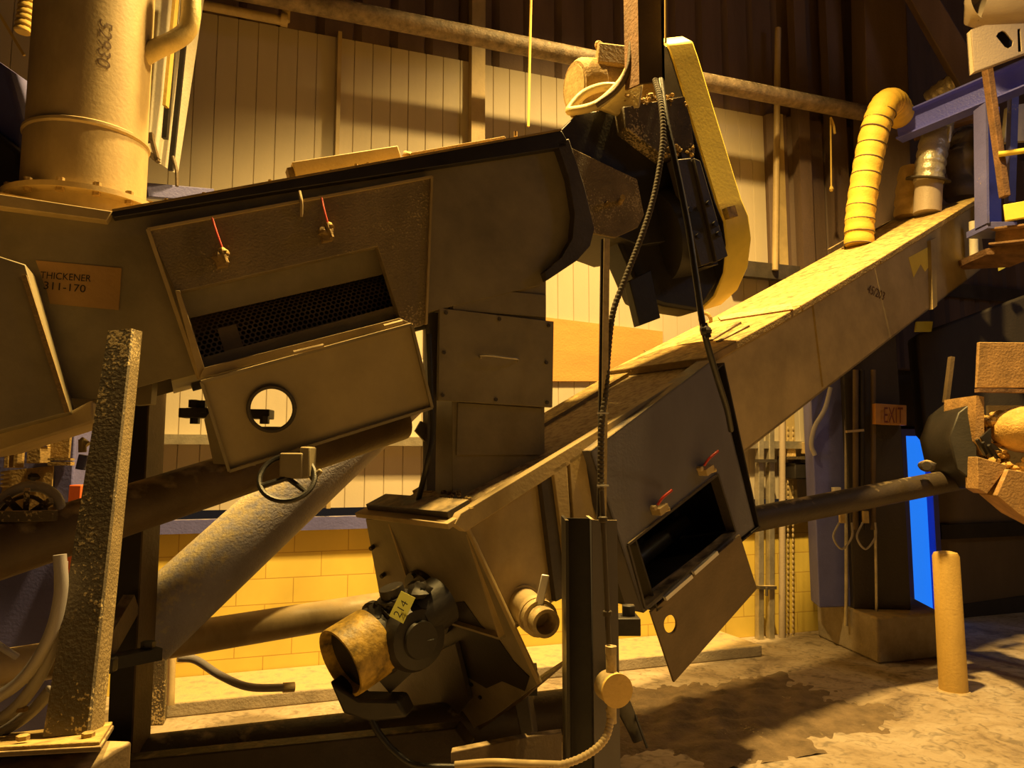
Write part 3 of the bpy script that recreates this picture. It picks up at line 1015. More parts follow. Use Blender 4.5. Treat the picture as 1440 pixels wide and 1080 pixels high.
# rims
MB().prism(pl(U, [(155, 298), (790, 184), (797, 196), (797, 206), (420, 264), (160, 306)], -0.05), cU * 0.05).build('rim_angle', 'black', uc_, 0.003)
MB().prism([p + Z * .0 for p in pl(U, [(-70, 262), (158, 297), (150, 310), (-70, 281)], -0.06)], cU * 0.06).build('inlet_rim', 'tan', uc_, 0.003)
q = MB()
a, b = U(158, 297, -.055), U(790, 183, -.055)
q.prism([a, b, b + cU * 0.09, a + cU * 0.09], nU * 0.008)
q.build('rim_top', 'dust', uc_)
# rounded trough end flange
MB().prism(pl(U, [(783, 200), (800, 195), (822, 262), (836, 322), (830, 346), (812, 366), (770, 394), (766, 382), (790, 362), (805, 335), (808, 300), (800, 250)], -0.05), cU * (WU + 0.08)).build('end_flange', 'dark', uc_, 0.003)
# wing bracket
MB().prism(pl(U, [(800, 206), (896, 252), (906, 302), (897, 320), (866, 334), (834, 328), (820, 262)], -0.02), cU * 0.02).build('wing_bracket', 'gritlit', uc_, 0.003)
q = MB().cyl(U(872, 285, -.02), U(876, 277, -.09), 0.014, 10).hexbolt(U(852, 288, -.02), -cU, .012, .03)
q.build('bracket_stud', 'dust', uc_)
# covers on top
l0 = U(432, 246, 0.1)
q = MB()
a, b = U(418, 252, 0.06), U(566, 226, 0.06)
q.prism([a, b, b + nU * 0.075, a + nU * 0.08], cU * 0.4)
q.build('raised_lid', 'tan', uc_, 0.004)
MB().box(U(412, 244, .1), dU * .025, cU * .03, nU * .02).build('lid_hinge', 'brown', uc_)
MB().blob(U(574, 219, .1), 0.028, 8, 6).build('lid_catch', 'dust', uc_)
a, b = U(580, 220, 0.05), U(712, 197, 0.05)
MB().prism([a, b, b + nU * 0.022, a + nU * 0.02], cU * 0.45).build('flat_lid', 'dust', uc_, 0.003)
q = MB()
for x, y in ((501, 236), (518, 234), (466, 244), (725, 190), (380, 258), (287, 276), (234, 285)):
    q.tube([U(x, y + 2, -.03), U(x, y - 5, -.03)], 0.009, 6, 0)
q.build('rim_clip', 'dust', uc_)
# hatch hood
frame_o = [(208, 323), (607, 249), (600, 437), (597, 456), (280, 533), (246, 408)]
hatch = MB().prism(pl(U, frame_o, -0.05), cU * 0.05, [pl(U, opening, -0.05)]).build('hatch_frame', 'hood', uc_, 0.003)
q = MB()
q.beam(U(208, 323, -0.055), U(280, 533, -0.055), 0.014, 0.02, cU)
q.beam(U(607, 249, -0.055), U(599, 456, -0.055), 0.010, 0.02, cU)
q.beam(U(208, 323, -0.055), U(607, 249, -0.055), 0.010, 0.02, cU)
q.build('frame_edge', 'tan', hatch)
q = MB()
q.prism(pl(U, [(280, 532), (287, 517), (562, 447), (578, 455)], -0.09), cU * 0.05)
q.build('sill', 'tan', hatch, 0.002)
q = MB()
q.prism(pl(U, [(246, 408), (253, 408), (288, 518), (280, 533)], -0.075), cU * 0.03)
q.build('jamb', 'tan', hatch, 0.002)
# inside: slanted baffle, perforated screen drum, black trough
MB().prism([U(240, 400, 0.02), U(550, 330, 0.02), U(565, 380, 0.10), U(256, 450, 0.10)], nU * 0.008).build('baffle', 'olive', uc_)
ax = PU + cU * 0.36
R = 0.23
dc = U(400, 470, 0.40) - nU * 0.03
s0, s1 = -0.46, 0.72
q = MB()
pitch = 0.0235
rows = int(R * 1.5 / (pitch * 0.866))
cols = int((s1 - s0) / pitch)


def dp(s, arc):
    g_ = arc / R
    return dc + dU * s + (-cU * math.cos(g_) + nU * math.sin(g_)) * R


for j in range(rows):
    for i in range(cols):
        s_ = s0 + (i + 0.5 * (j % 2)) * pitch
        a_ = -R * 0.30 + j * pitch * 0.866
        o_, n_ = [], []
        for k in range(6):
            g_ = math.pi / 6 + k * math.pi / 3
            o_.append((s_ + math.cos(g_) * pitch * 0.5774, a_ + math.sin(g_) * pitch * 0.5774))
            n_.append((s_ + math.cos(g_) * pitch * 0.40, a_ + math.sin(g_) * pitch * 0.40))
        i0 = len(q.v)
        q.v += [dp(*p) for p in o_ + n_]
        for k in range(6):
            m_ = (k + 1) % 6
            q.f.append([i0 + k, i0 + m_, i0 + 6 + m_, i0 + 6 + k])
q.build('screen_drum', 'perf', uc_)
MB().cyl(dc + dU * s0, dc + dU * s1, 0.12, 20).build('screw_shaft', 'black', uc_)
MB().prism([dp(-.30, -.06) - cU * .01, dp(-.22, -.06) - cU * .01, dp(-.22, .10) - cU * .01, dp(-.30, .10) - cU * .01], -cU * 0.008).build('screen_strap', 'tan', uc_)
# latches with red wires
for (x, y, tx, ty) in ((310, 362, 298, 305), (458, 326, 452, 277)):
    k = MB()
    k.blob(U(x, y, -.085), 0.03, 8, 6, 0.3).blob(U(x + 5, y - 8, -.09), 0.022, 8, 6, .3).box(U(x, y + 4, -.07), dU * .022, cU * .02, nU * .03)
    k.cyl(U(x + 1, y - 12, -.1), U(x + 9, y + 8, -.11), 0.010, 8)
    b_ = k.build('hatch_latch', 'dust', uc_)
    MB().tube([U(tx, ty, -.06), U((tx + x) / 2 + 1, (ty + y) / 2 - 6, -.085), U(x + 3, y - 12, -.10)], 0.0042, 8, 4).build('latch_wire', 'red', b_)
MB().tube([U(421, 269, -.06), U(424, 285, -.075), U(424, 305, -.06)], 0.007, 8, 4).build('wire_hook', 'pipe', uc_)
# flap hanging below
fn_ = (cU * 0.96 + Z * 0.18).normalized()
fp = U(430, 520, -0.10)


def F(x, y, off=0.0):
    return hit(x, y, fp + fn_ * off, fn_)


flap_o = [(283, 537), (578, 456), (607, 573), (322, 662)]
flap = MB().prism(pl(F, flap_o), fn_ * 0.012, [pl(F, pix_circle(382, 575, 32, 31, 36))]).build('hatch_flap', 'flap', uc_, 0.002)
q = MB()
for a, b in zip(flap_o, flap_o[1:] + flap_o[:1]):
    q.beam(F(*a, -0.008), F(*b, -0.008), 0.012, 0.03, fn_)
q.build('flap_edge', 'olive', flap)
c_ = F(382, 575, -0.01)
k = F(414, 575) - F(382, 575)
e2 = F(382, 544) - F(382, 575)
q = MB()
lp = ellipse(c_, k, e2, 36)
q.tube(lp + lp[:1], 0.009, 8, 0)
q.build('port_ring', 'dark', flap)
for (a, b) in (((413, 496), (455, 486)), ((540, 459), (566, 452))):
    MB().cyl(F(*a, -.03), F(*b, -.03), 0.009, 8).build('hinge_line_bar', 'pipe', flap)
# big rounded plate box at the far left (inlet hopper side)
hp = MB()
hp.prism(pl(U, [(-80, 335), (36, 372), (96, 580), (-80, 627)], -0.22), cU * 0.22)
hp.build('inlet_hopper', 'olive', uc_, 0.004)
q = MB()
q.beam(U(34, 388, -.225), U(95, 580, -.225), 0.016, 0.02, cU)
q.build('hopper_edge', 'dust', uc_)
MB().prism(pl(U, [(-80, 627), (96, 580), (130, 562), (132, 594), (0, 636), (-80, 650)], -0.10), cU * 0.4).build('hopper_bottom', 'tan', uc_, 0.01)
# painted sign
MB().prism(pl(U, [(50, 366), (171, 377), (167, 436), (70, 427), (66, 410)], -0.004), cU * 0.003).build('painted_sign', 'signtan', uc_)
s_a, s_b, s_c = U(56, 391, -0.006), U(131, 396.5, -0.006), U(57, 381, -0.006)
text_mesh('lettering', 'THICKENER', 'ink', uc_, lambda x, y: s_a + (s_b - s_a) * (x / 5.6) + (s_c - s_a) * (y / 0.73), 1.0)
s_d, s_e, s_f = U(60, 406, -0.006), U(128, 412, -0.006), U(61, 395, -0.006)
text_mesh('lettering', '311-170', 'ink', uc_, lambda x, y: s_d + (s_e - s_d) * (x / 3.75) + (s_f - s_d) * (y / 0.73), 1.0)
# drain valve with black handwheel under the conveyor
hw = thing('gate_valve', U(420, 690), 'gate valve with black handwheel under the upper conveyor flap', 'valve')
k = MB()
k.box(at(415, 655, 3.0), (.045, 0, 0), (0, .06, 0), (0, 0, .05)).box(at(433, 650, 3.0), (.02, 0, 0), (0, .05, 0), (0, 0, .06)).cyl(at(404, 668, 2.95), at(404, 650, 3.1), .03).beam(at(437, 675, 2.98), at(452, 661, 2.98), .02, .02)
k.build('body', 'olive', hw, 0.006)
wh = (V((0.25, -0.55, -0.8))).normalized()
q = MB()
wc = at(404, 672, 2.95)
q.torus(wc, V((0.15, -0.9, 0.62)), 0.104, 0.011, 36, 8)
for g_ in (0.5, 0.5 + 2 * math.pi / 3, 0.5 + 4 * math.pi / 3):
    d_ = V((0.15, -0.9, 0.62)).normalized()
    a_ = d_.cross(V((0.1, 0.2, 0.97))).normalized()
    q.cyl(wc, wc + (a_ * math.cos(g_) + d_.cross(a_) * math.sin(g_)) * 0.104, 0.010, 8)
q.build('handwheel', 'rubber', hw)
# black bolts seen left of the flap and through its port
fb = thing('pipe_flange', at(280, 590, 3.5), 'black bolted flange jutting out left of the hanging flap', 'flange')
k = MB().box(at(320, 582, 3.5), (.19, 0.05, 0), (0, .04, 0), (0, 0, .022)).box(at(282, 578, 3.48), (.05, 0, 0), (0, .05, 0), (0, 0, .012))
k.lathe(at(385, 610, 3.55), Z, [(0, .09), (.03, .09)], 20)
k.build('plate', 'black', fb, 0.004)
for px, py in ((272, 567), (284, 568), (274, 590), (372, 590)):
    MB().hexbolt(at(px, py + 6, 3.47), Z, 0.022, 0.035).build('bolt', 'black', fb)
q = MB().prism([at(287, 590, 3.35), at(310, 560, 3.35), at(345, 655, 3.35), at(300, 652, 3.35)], V((0.03, 0.05, 0)))
tag(q.build('hanger_plate', 'olive'), 'dark steel hanger plate behind the flap, above the brown tube', 'plate')

# ================================================================== HEAD END: drive housing, bearing, guard, motor, hanging post
hh = thing('drive_housing', U(930, 400, 0.2), 'black bearing and drive housing at the upper conveyor head', 'machine')
MB().prism(pl(U, [(786, 186), (812, 160), (880, 150), (960, 215), (1000, 330), (900, 345), (836, 320), (800, 206)], 0.04), cU * 0.5).build('head_box', 'black', hh, 0.004)
gt = MB().prism(pl(U, [(876, 150), (968, 134), (978, 216), (935, 222), (880, 180)], -0.05), cU * 0.35)
gt.build('crusted_box', 'grit', hh, 0.006)
dcen = U(935, 330, 0.18)
MB().lathe(dcen - dU * 0.12, dU, [(0, 0.10), (0.0, 0.23), (0.02, 0.27), (0.16, 0.28), (0.20, 0.22)], 30).build('round_housing', 'black', hh)
MB().prism(pl(U, [(868, 335), (905, 310), (985, 320), (1020, 380), (985, 438), (935, 430), (905, 420)], 0.10), cU * 0.2).build('lower_casing', 'black', hh, 0.02)
MB().prism(pl(U, [(885, 395), (915, 380), (929, 447), (900, 458)], 0.0), cU * 0.06).build('bracket_leg', 'black', hh, 0.004)
MB().prism(pl(U, [(945, 225), (972, 222), (1004, 368), (986, 374)], -0.09), cU * 0.05).build('slide_rail', 'dark', hh, 0.004)
MB().prism(pl(U, [(976, 222), (985, 226), (1024, 360), (1008, 368)], -0.11), cU * 0.05).build('slide_rail', 'dark', hh, 0.004)
bolts('rail_bolt', 'black', hh, [U(x, y, -.11) for x, y in ((968, 296), (980, 333), (995, 287), (1004, 316), (1009, 330))], -cU, .016, .02)
MB().prism(pl(U, [(958, 215), (975, 215), (1010, 372), (990, 375)], -0.06), cU * 0.3).build('rail_web', 'black', hh)

gd_ = thing('belt_guard', U(1000, 440, -0.1), 'tall yellow belt guard with a rounded lower end at the drive', 'guard')
GP = U(1000, 300, 0.0)


def G(x, y, off=0.0):
    return hit(x, y, GP + dU * off, dU)


A = [(880, 62), (925, 55), (938, 62), (946, 85), (1008, 288), (1018, 312), (1022, 345), (1018, 385), (1004, 418), (983, 438), (955, 440), (930, 425), (912, 390), (900, 340), (880, 200)]
a_pts = pl(G, A)
MB().prism(a_pts, dU * 0.185).build('guard_shell', 'yellow', gd_, 0.012)
cent = sum(a_pts, V()) / len(a_pts)
MB().prism([cent + (p - cent) * 0.985 - dU * 0.006 for p in a_pts], dU * 0.005).build('guard_back', 'black', gd_)
MB().box(G(1018, 303, 0.02) - cU * .05, dU * .03, cU * .02, nU * .03).build('guard_clip', 'yellow2', gd_)

mo = thing('drive_motor', U(845, 175, 0.25), 'dust-caked yellow drive motor with eyebolt above the conveyor head', 'motor')
m0 = at(808, 122, 4.0)
md_ = (hU * 0.97 + Z * 0.12).normalized()
MB().lathe(m0, md_, [(0, 0.06), (0.0, 0.135), (0.03, 0.155), (0.12, 0.16), (0.13, 0.15), (0.44, 0.15), (0.46, 0.12)], 30).build('motor_body', 'dust', mo)
MB().lathe(m0 - md_ * 0.004, md_, [(0, 0.02), (0, 0.115), (0.012, 0.115)], 26).build('fan_grille', 'brass', mo)
MB().box(m0 + md_ * 0.22 + V((0, -0.10, 0.12)), md_ * 0.09, V((0, .07, .0)), V((0, 0, .06))).build('terminal_box', 'dust', mo, 0.01)
MB().torus(at(843, 65, 3.95), V((0.5, -0.8, 0)), 0.024, 0.008, 20, 8).cyl(at(845, 73, 3.95), at(847, 92, 3.97), .01, 8).build('eyebolt', 'dust', mo)
q = MB().tube([at(880, 125, 3.82), at(850, 122, 3.8), at(822, 132, 3.78), at(803, 152, 3.78), at(806, 156, 3.76), at(840, 147, 3.72), at(872, 118, 3.7), at(888, 90, 3.68)], 0.024, 10)
tag(q.build('flexible_conduit', 'paleyellow'), 'looping yellow flexible conduit in front of the drive motor', 'conduit')
q = MB().tube([at(888, 60, 3.62), at(884, 95, 3.62), at(868, 125, 3.66), at(838, 148, 3.7)], 0.016, 10)
tag(q.build('motor_cable', 'brown'), 'brown cable hanging down the post to the drive motor', 'cable')
MB().prism([at(840, 150, 3.8), at(880, 120, 3.8), at(906, 110, 3.8), at(900, 150, 3.8), at(868, 160, 3.8)], V((0, .04, 0))).build('motor_mount', 'paleyellow', mo, .01)

hpst = thing('hanging_post', at(915, 115, 3.55), 'brown channel post hanging from above in front of the drive', 'post')
q = MB()
a_, b_ = at(899, 118, 3.55), at(935, 113, 3.55)
top = at(917, -60, 3.55)
MB().prism([a_, b_, b_ + Z * 0.9, a_ + Z * 0.9], V((0, 0.012, 0))).build('channel_web', 'brown', hpst)
MB().prism([a_, a_ + V((-.055, .10, .02)), a_ + V((-.055, .10, .9)), a_ + Z * 0.9], V((.012, 0.006, 0))).build('channel_flange', 'rust', hpst)
MB().prism([b_, b_ + V((0, .10, .0)), b_ + V((0, .10, .9)), b_ + Z * 0.9], V((-.012, 0, 0))).build('channel_flange', 'brown', hpst)
q = MB().cyl(at(936, -20, 3.5), at(936, 60, 3.5), 0.006, 8)
tag(q.build('hanging_wire', 'rope'), 'thin yellow wire hanging along the right edge of the post', 'wire')

# hoses from the post
q = MB().tube([at(921, 112, 3.45), at(930, 150, 3.35), at(932, 200, 3.3), at(921, 270, 3.25), at(903, 330, 3.2), at(878, 395, 3.15), at(862, 440, 3.12), at(855, 500, 3.1), at(852, 550, 3.08), at(846, 600, 3.06), at(845, 690, 3.05)], 0.0125, 10, 10, ripple=(0.018, 0.10))
tag(q.build('flexible_conduit', 'conduit'), 'ribbed dark conduit curving from the post down to the slim strut', 'conduit')
q = MB().tube([at(929, 112, 3.45), at(937, 170, 3.35), at(950, 230, 3.3), at(968, 320, 3.25), at(980, 400, 3.2), at(990, 465, 3.18), at(1008, 530, 3.3), at(1022, 575, 3.5), at(1028, 605, 3.62)], 0.014, 10)
tag(q.build('cable', 'rubber'), 'black cable hanging past the drive to the slate hatch box', 'cable')
k = MB().blob(at(991, 465, 3.15), .028, 8, 6).cyl(at(990, 455, 3.15), at(996, 475, 3.15), .014, 8)
tag(k.build('cable_clamp', 'black'), 'black clamp on the hanging cable beside the lifting eye', 'clamp')

# slim strut channel and I-beam column in front of the lower conveyor
st = thing('strut_channel', at(846, 728, 3.06), 'slim bright strut channel standing on the dark column', 'post')
a_, b_ = at(845, 732, 3.08), at(845, 336, 3.08)
MB().prism([a_ + V((-.004, -.012, 0)), a_ + V((.022, 0, 0)), b_ + V((.038, 0, .0)), b_ + V((.012, -.012, 0))], V((0, .03, 0))).build('channel', 'brass', st)
MB().prism([a_ + V((-.014, .004, 0)), a_ + V((-.004, 0, 0)), b_ + V((.012, 0, 0)), b_ + V((.002, .004, .0))], V((0, .03, 0))).build('channel_side', 'black', st)
for y in (581, 683):
    MB().beam(at(840, y, 3.03), at(856, y, 3.03), .012, .006).build('strap', 'bright', st)
col_ = thing('support_column', V((at(832, 900, 3.12).x, 3.12, 0)), 'dark steel support column before the lower conveyor', 'column')
xl, xm, xr = at(794, 900, 3.1).x, at(831, 900, 3.1).x, at(870, 900, 3.0).x
ztop = at(832, 729, 3.1).z
MB().prism([V((xl, 3.12, 0)), V((xm, 3.10, 0)), V((xm, 3.10, ztop)), V((xl, 3.12, ztop))], V((0.0, 0.012, 0))).build('web', 'black', col_)
MB().prism([V((xm, 3.02, 0)), V((xr, 3.0, 0)), V((xr, 3.0, ztop)), V((xm, 3.02, ztop))], V((0.0, 0.012, 0))).prism([V((xm, 3.02, 0)), V((xm, 3.26, 0)), V((xm, 3.26, ztop)), V((xm, 3.02, ztop))], V((0.012, 0, 0))).build('flange', 'slate', col_)
MB().prism([V((xl, 3.0, 0)), V((xl, 3.26, 0)), V((xl, 3.26, ztop)), V((xl, 3.0, ztop))], V((0.012, 0, 0))).build('flange', 'black', col_)
k = MB().box(at(874, 878, 3.2), (.07, 0, 0), (0, .06, 0), (0, 0, .035)).hexbolt(at(884, 868, 3.2), Z, .03, .05)
k.build('bolted_clip', 'black', col_, .004)
cdt = MB().cyl(at(846, 690, 2.97), at(856, 905, 2.95), 0.010, 10)
for y in (726, 858):
    cdt.lathe(at(846 + (y - 690) * .046, y, 2.96), -Z, [(0, .012), (.004, .018), (.02, .018), (.024, .012)], 10)
tag(cdt.build('conduit', 'conduit'), 'thin dusty conduit on the column face down to the round box', 'conduit')
jb = thing('junction_box', at(857, 985, 2.95), 'round dusty junction box with a flat cover on the column', 'box')
jd = V((0.30, -0.92, 0.0)).normalized()
jc = at(855, 963, 2.97)
MB().lathe(jc, jd, [(0, .045), (0.0, .058), (.07, .058)], 26).build('body', 'brass', jb)
MB().lathe(jc + jd * .071, jd, [(0, .062), (.012, .062)], 28).build('cover', 'bollard', jb)
MB().cyl(jc + Z * .05 + jd * .03, jc + Z * .13 + jd * .03, .02, 12).lathe(jc + Z * .12 + jd * .03, Z, [(0, .024), (.03, .024)], 6).build('hub', 'brass', jb)
MB().cyl(jc - Z * .05 + jd * .03, jc - Z * .13 + jd * .03, .018, 12).build('hub', 'brass', jb)
q = MB().tube([at(857, 995, 2.95), at(858, 1015, 2.93), at(850, 1040, 2.9), at(828, 1060, 2.88), at(795, 1074, 2.86), at(740, 1084, 2.86)], 0.014, 10, 10, ripple=(0.016, .08))
tag(q.build('flexible_conduit', 'pipe'), 'ribbed tan conduit curving from the round box along the floor', 'conduit')
q = MB().tube([at(640, 1076, 2.9), at(690, 1072, 2.88), at(740, 1074, 2.86), at(800, 1076, 2.86)], 0.014, 10)
tag(q.build('rigid_conduit', 'tan'), 'tan conduit at the foot of the end plate', 'conduit')
k = MB().tube([at(862, 955, 3.22), at(868, 975, 3.25), at(880, 1000, 3.3), at(890, 1022, 3.33), at(898, 1042, 3.32)], lambda t: .045 - .02 * t, 10)
k.tube([at(893, 1005, 3.3), at(902, 1030, 3.28), at(910, 1052, 3.27)], .006, 6)
tag(k.build('grease_hose', 'black'), 'black greasy hose end hanging beside the column', 'hose')

# ================================================================== LEFT LEG, POST, TUBES
lg = thing('support_leg', at(95, 1040, 2.35), 'leaning crusted steel leg with bolted base plate at left', 'leg')
B0, B1, B2 = at(60, 1036, 2.33), at(122, 1032, 2.33), at(145, 1026, 2.43)
T0, T1, T2 = at(152, 465, 2.74), at(185, 462, 2.74), at(200, 466, 2.84)


def quadslab(p, q_, r, s, t):
    return MB().prism([p, q_, r, s], t)


quadslab(B0, B1, T1, T0, V((0.004, 0.012, 0))).build('front_flange', 'grit', lg)
mb_ = MB()
mb_.prism([B1, B2, T2, T1], V((-.006, .014, 0)))
mb_.build('side_web', 'gritlit', lg)
q = MB().prism([at(-60, 1060, 2.2), at(140, 1049, 2.2), at(158, 1020, 2.5), at(-20, 1040, 2.5)], Z * 0.012)
q.build('base_plate', 'dust', lg, .003)
q = MB().prism([at(-60, 1068, 2.18), at(142, 1057, 2.18), at(160, 1026, 2.5), at(-20, 1050, 2.5)], Z * 0.014)
q.build('base_plate', 'brown', lg, .003)
for px, py, Y in ((32, 1040, 2.26), (124, 1036, 2.28), (138, 1020, 2.44), (30, 1000, 2.45)):
    MB().hexbolt(at(px, py, Y), Z, .018, .012).build('anchor_bolt', 'dust', lg)
pd = MB()
zc = at(50, 1058, 2.3).z - 0.02
p0_, p1_ = at(-120, 1065, 2.35), at(142, 1052, 2.35)
pd.prism([V((p0_.x, 2.24, 0)), V((p1_.x, 2.2, 0)), V((p1_.x + .03, 2.48, 0)), V((p0_.x, 2.52, 0))], Z * (zc - 0.01))
tag(pd.build('leg_pedestal', 'brown', bevel=.01), 'brown pedestal under the leaning steel leg at bottom left', 'pedestal')

bpst = thing('black_post', V((at(180, 900, 3.45).x, 3.45, 0)), 'black steel post behind the leaning leg', 'post')
xa, xb = at(151, 1040, 3.45), at(184, 1042, 3.45)
ta0, tb0 = at(176, 470, 3.5), at(213, 465, 3.5)
dn = 0.55
k0, k1 = xa - (ta0 - xa) * (xa.z / (ta0.z - xa.z)), xb - (tb0 - xb) * (xb.z / (tb0.z - xb.z))
MB().prism([k0, k1, tb0, ta0], V((0, .012, 0))).build('web', 'black', bpst)
MB().prism([k1, k1 + V((.012, .14, 0)), tb0 + V((.012, .14, 0)), tb0], V((.008, 0, 0))).build('flange', 'brown', bpst)
MB().prism([k0, k0 + V((0, .14, 0)), ta0 + V((0, .14, 0)), ta0], V((.008, 0, 0))).build('flange', 'black', bpst)
MB().prism([at(190, 500, 3.32), at(218, 492, 3.32), at(212, 568, 3.32), at(188, 570, 3.32)], V((0, .05, 0))).build('cap_plate', 'olive', bpst)
MB().beam(at(140, 925, 3.2), at(185, 848, 3.45), .05, .10).build('cross_brace', 'brown', bpst)
MB().beam(at(135, 935, 3.2), at(222, 918, 3.4), .08, .05).hexbolt(at(208, 912, 3.38), Z, .03, .03).build('clamp', 'black', bpst)
MB().box(at(150, 935, 3.15), (.035, 0, 0), (0, .03, 0), (0, 0, .03)).build('clamp', 'black', bpst, .01)

q = MB()
a_, b_ = at(-60, 795, 2.78), at(330, 668, 3.48)
dd = (b_ - a_)
q.cyl(a_ - dd * .1, a_ + dd * 1.9, 0.104, 30)
tag(q.build('brown_tube', 'brown'), 'brown round tube slanting under the upper conveyor', 'tube')

q = MB()
a_, b_ = at(212, 880, 3.75), at(470, 640, 4.3)
dd = b_ - a_
q.cyl(a_ - dd * .05, a_ + dd * 1.6, 0.172, 40)
tag(q.build('blue_pipe', 'bluepipe'), 'large dusty blue pipe slanting up behind the flap', 'pipe')

q = MB()
a_, b_ = at(205, 907, 3.85), at(545, 852, 4.55)
dd = b_ - a_
q.cyl(a_ - dd * 0.9, a_ + dd * 1.25, 0.085, 30)
tag(q.build('floor_pipe', 'pipe'), 'dusty tan pipe running low along the yellow block wall', 'pipe')
q = MB().tube([at(250, 925, 4.2), at(275, 928, 4.25), at(310, 950, 4.3), at(350, 966, 4.4), at(400, 967, 4.5), at(412, 967, 4.52)], 0.022, 10)
hs = thing('short_hose', at(412, 970, 4.52), 'short grey hose with a fitting lying on the wall slab', 'hose')
q.build('hose', 'greyhose', hs)
MB().cyl(at(398, 967, 4.5), at(414, 966, 4.53), .028, 10).build('fitting', 'brass', hs)
# concrete pier behind the black post, and small frame on the slab
q = MB().prism([zat(187, 1022, 0), zat(230, 1020, 0), zat(240, 1000, 0), zat(192, 1002, 0)], Z * 0.42)
tag(q.build('concrete_pier', 'grit', bevel=.01), 'small crusted concrete pier right of the black post', 'pier')
q = MB().cyl(at(242, 925, 4.45), at(240, 992, 4.4), .02, 10)
tag(q.build('slab_upright', 'pipe'), 'thin tan upright at the left end of the wall slab', 'pipe')

# big pipe lying along the floor in front of the wall
q = MB()
c0_ = zat(770, 1003, 0.24)
q.cyl(c0_ - wd * 4.5, c0_ + wd * 0.36, 0.115, 30)
tag(q.build('floor_pipe', 'deepbrown'), 'large dark brown pipe lying along the floor behind the end plate', 'pipe')
q = MB()
c1 = at(735, 1010, 3.75)
q.prism([at(722, 985, 3.7), at(742, 975, 3.7), at(752, 1040, 3.7), at(735, 1048, 3.7)], V((0.02, .12, 0)))
tag(q.build('pipe_saddle', 'dark', bevel=.006), 'dark steel saddle around the floor pipe', 'saddle')
k = MB().blob(at(733, 940, 3.6), .05, 9, 7, .15).box(at(740, 955, 3.6), (.05, 0, 0), (0, .05, 0), (0, 0, .06))
tag(k.build('flange_nut', 'black', bevel=.01), 'black lump of a flange behind the end plate edge', 'flange')
q = MB().prism([at(-200, 1108, 3.0), at(640, 1024, 3.42), at(660, 1050, 3.42), at(640, 1090, 3.4), at(-200, 1180, 2.95)], V((.02, .1, 0)))
tag(q.build('skid_beam', 'deepbrown', bevel=.006), 'brown steel skid beam at the bottom under the gear motor', 'beam')
q = MB().prism([at(634, 1058, 2.95), at(742, 1036, 3.3), at(790, 1030, 3.45), at(790, 1080, 3.45), at(740, 1100, 3.3), at(634, 1120, 2.95)], V((0, .05, 0)))
tag(q.build('floor_channel', 'brown', bevel=.004), 'short brown channel on the floor left of the dark column', 'beam')

# ================================================================== BIG INLET PIPE
ip = thing('inlet_pipe', zat(122, 285, U(122, 285, 0.32).z), 'large vertical inlet pipe with bolted flange on the upper conveyor', 'pipe')
ctr = at(119, 275, 3.22)
rr = 0.244
zb = U(118, 296).z + 0.09
zf = at(121, 252, 2.90).z - 0.02
k = MB().lathe(V((ctr.x, ctr.y, zb - .1)), Z, [(0, rr), (zf - zb + 0.12, rr)], 44)
k.build('spool', 'pipe', ip)
k = MB().lathe(V((ctr.x, ctr.y, zf)), Z, [(0, rr + .02), (0.0, rr + .07), (.022, rr + .07), (.022, rr)], 52)
k.build('flange', 'pipe', ip)
k = MB().lathe(V((ctr.x, ctr.y, zf + .02)), Z, [(0, rr), (.28, rr), (.288, rr + .008), (.30, rr + .008), (.308, rr - .005), (2.6, rr - .005)], 44)
k.build('barrel', 'pipe', ip)
bolts('flange_bolt', 'dust', ip, [V((ctr.x + math.cos(i / 14 * 2 * math.pi) * (rr + .048), ctr.y + math.sin(i / 14 * 2 * math.pi) * (rr + .048), zf - .015)) for i in range(14)], Z, .016, .055)


def on_barrel(x, y):
    # hand lettering running down the barrel
    c = at(152, -8, 2.74)
    ang0 = math.atan2(c.y - ctr.y, c.x - ctr.x)
    z_ = c.z + 0.08 - x * 0.085
    s_ = y * 0.075
    g_ = ang0 + s_ / rr
    return V((ctr.x + math.cos(g_) * (rr - .0035), ctr.y + math.sin(g_) * (rr - .0035), z_))


text_mesh('lettering', '52930', 'brownink', ip, on_barrel, 1.0, shear=0.15)
# side branch elbow of pale yellow pipe
q = MB().tube([at(190, 86, 3.24), at(222, 68, 3.26), at(245, 57, 3.28), at(262, 44, 3.3), at(268, 25, 3.3), at(269, -5, 3.3), at(270, -60, 3.3)], 0.043, 16)
tag(q.build('elbow_pipe', 'paleyellow'), 'pale yellow elbow pipe leaving the big inlet pipe', 'pipe')
# white sheet-metal door or panel behind the pipe
wpn = thing('sheet_metal_post', at(230, 240, 4.4), 'white sheet metal post panel behind the big inlet pipe', 'panel')
MB().prism([at(202, 215, 4.4), at(240, 240, 4.6), at(282, -40, 4.6), at(222, -40, 4.4)], V((.02, .06, 0))).build('sheet', 'white', wpn)
MB().beam(at(232, 195, 4.4), at(250, -30, 4.4), .03, .03).build('black_seal', 'black', wpn)
MB().beam(at(240, 240, 4.5), at(268, -30, 4.5), .02, .03).build('black_edge', 'black', wpn)
MB().beam(at(233, 150, 4.33), at(250, -30, 4.33), .045, .02).build('orange_strip', 'bollard', wpn)
k = MB().beam(at(203, 195, 4.2), at(216, 193, 4.2), .03, .05).beam(at(205, 212, 4.2), at(222, 226, 4.2), .03, .03).beam(at(212, 190, 4.2), at(222, 228, 4.2), .03, .02)
k.build('hinge_bracket', 'brown', wpn)
MB().tube([at(243, 220, 4.4), at(248, 240, 4.4), at(249, 262, 4.4)], .01, 8).build('wire', 'brown', wpn)
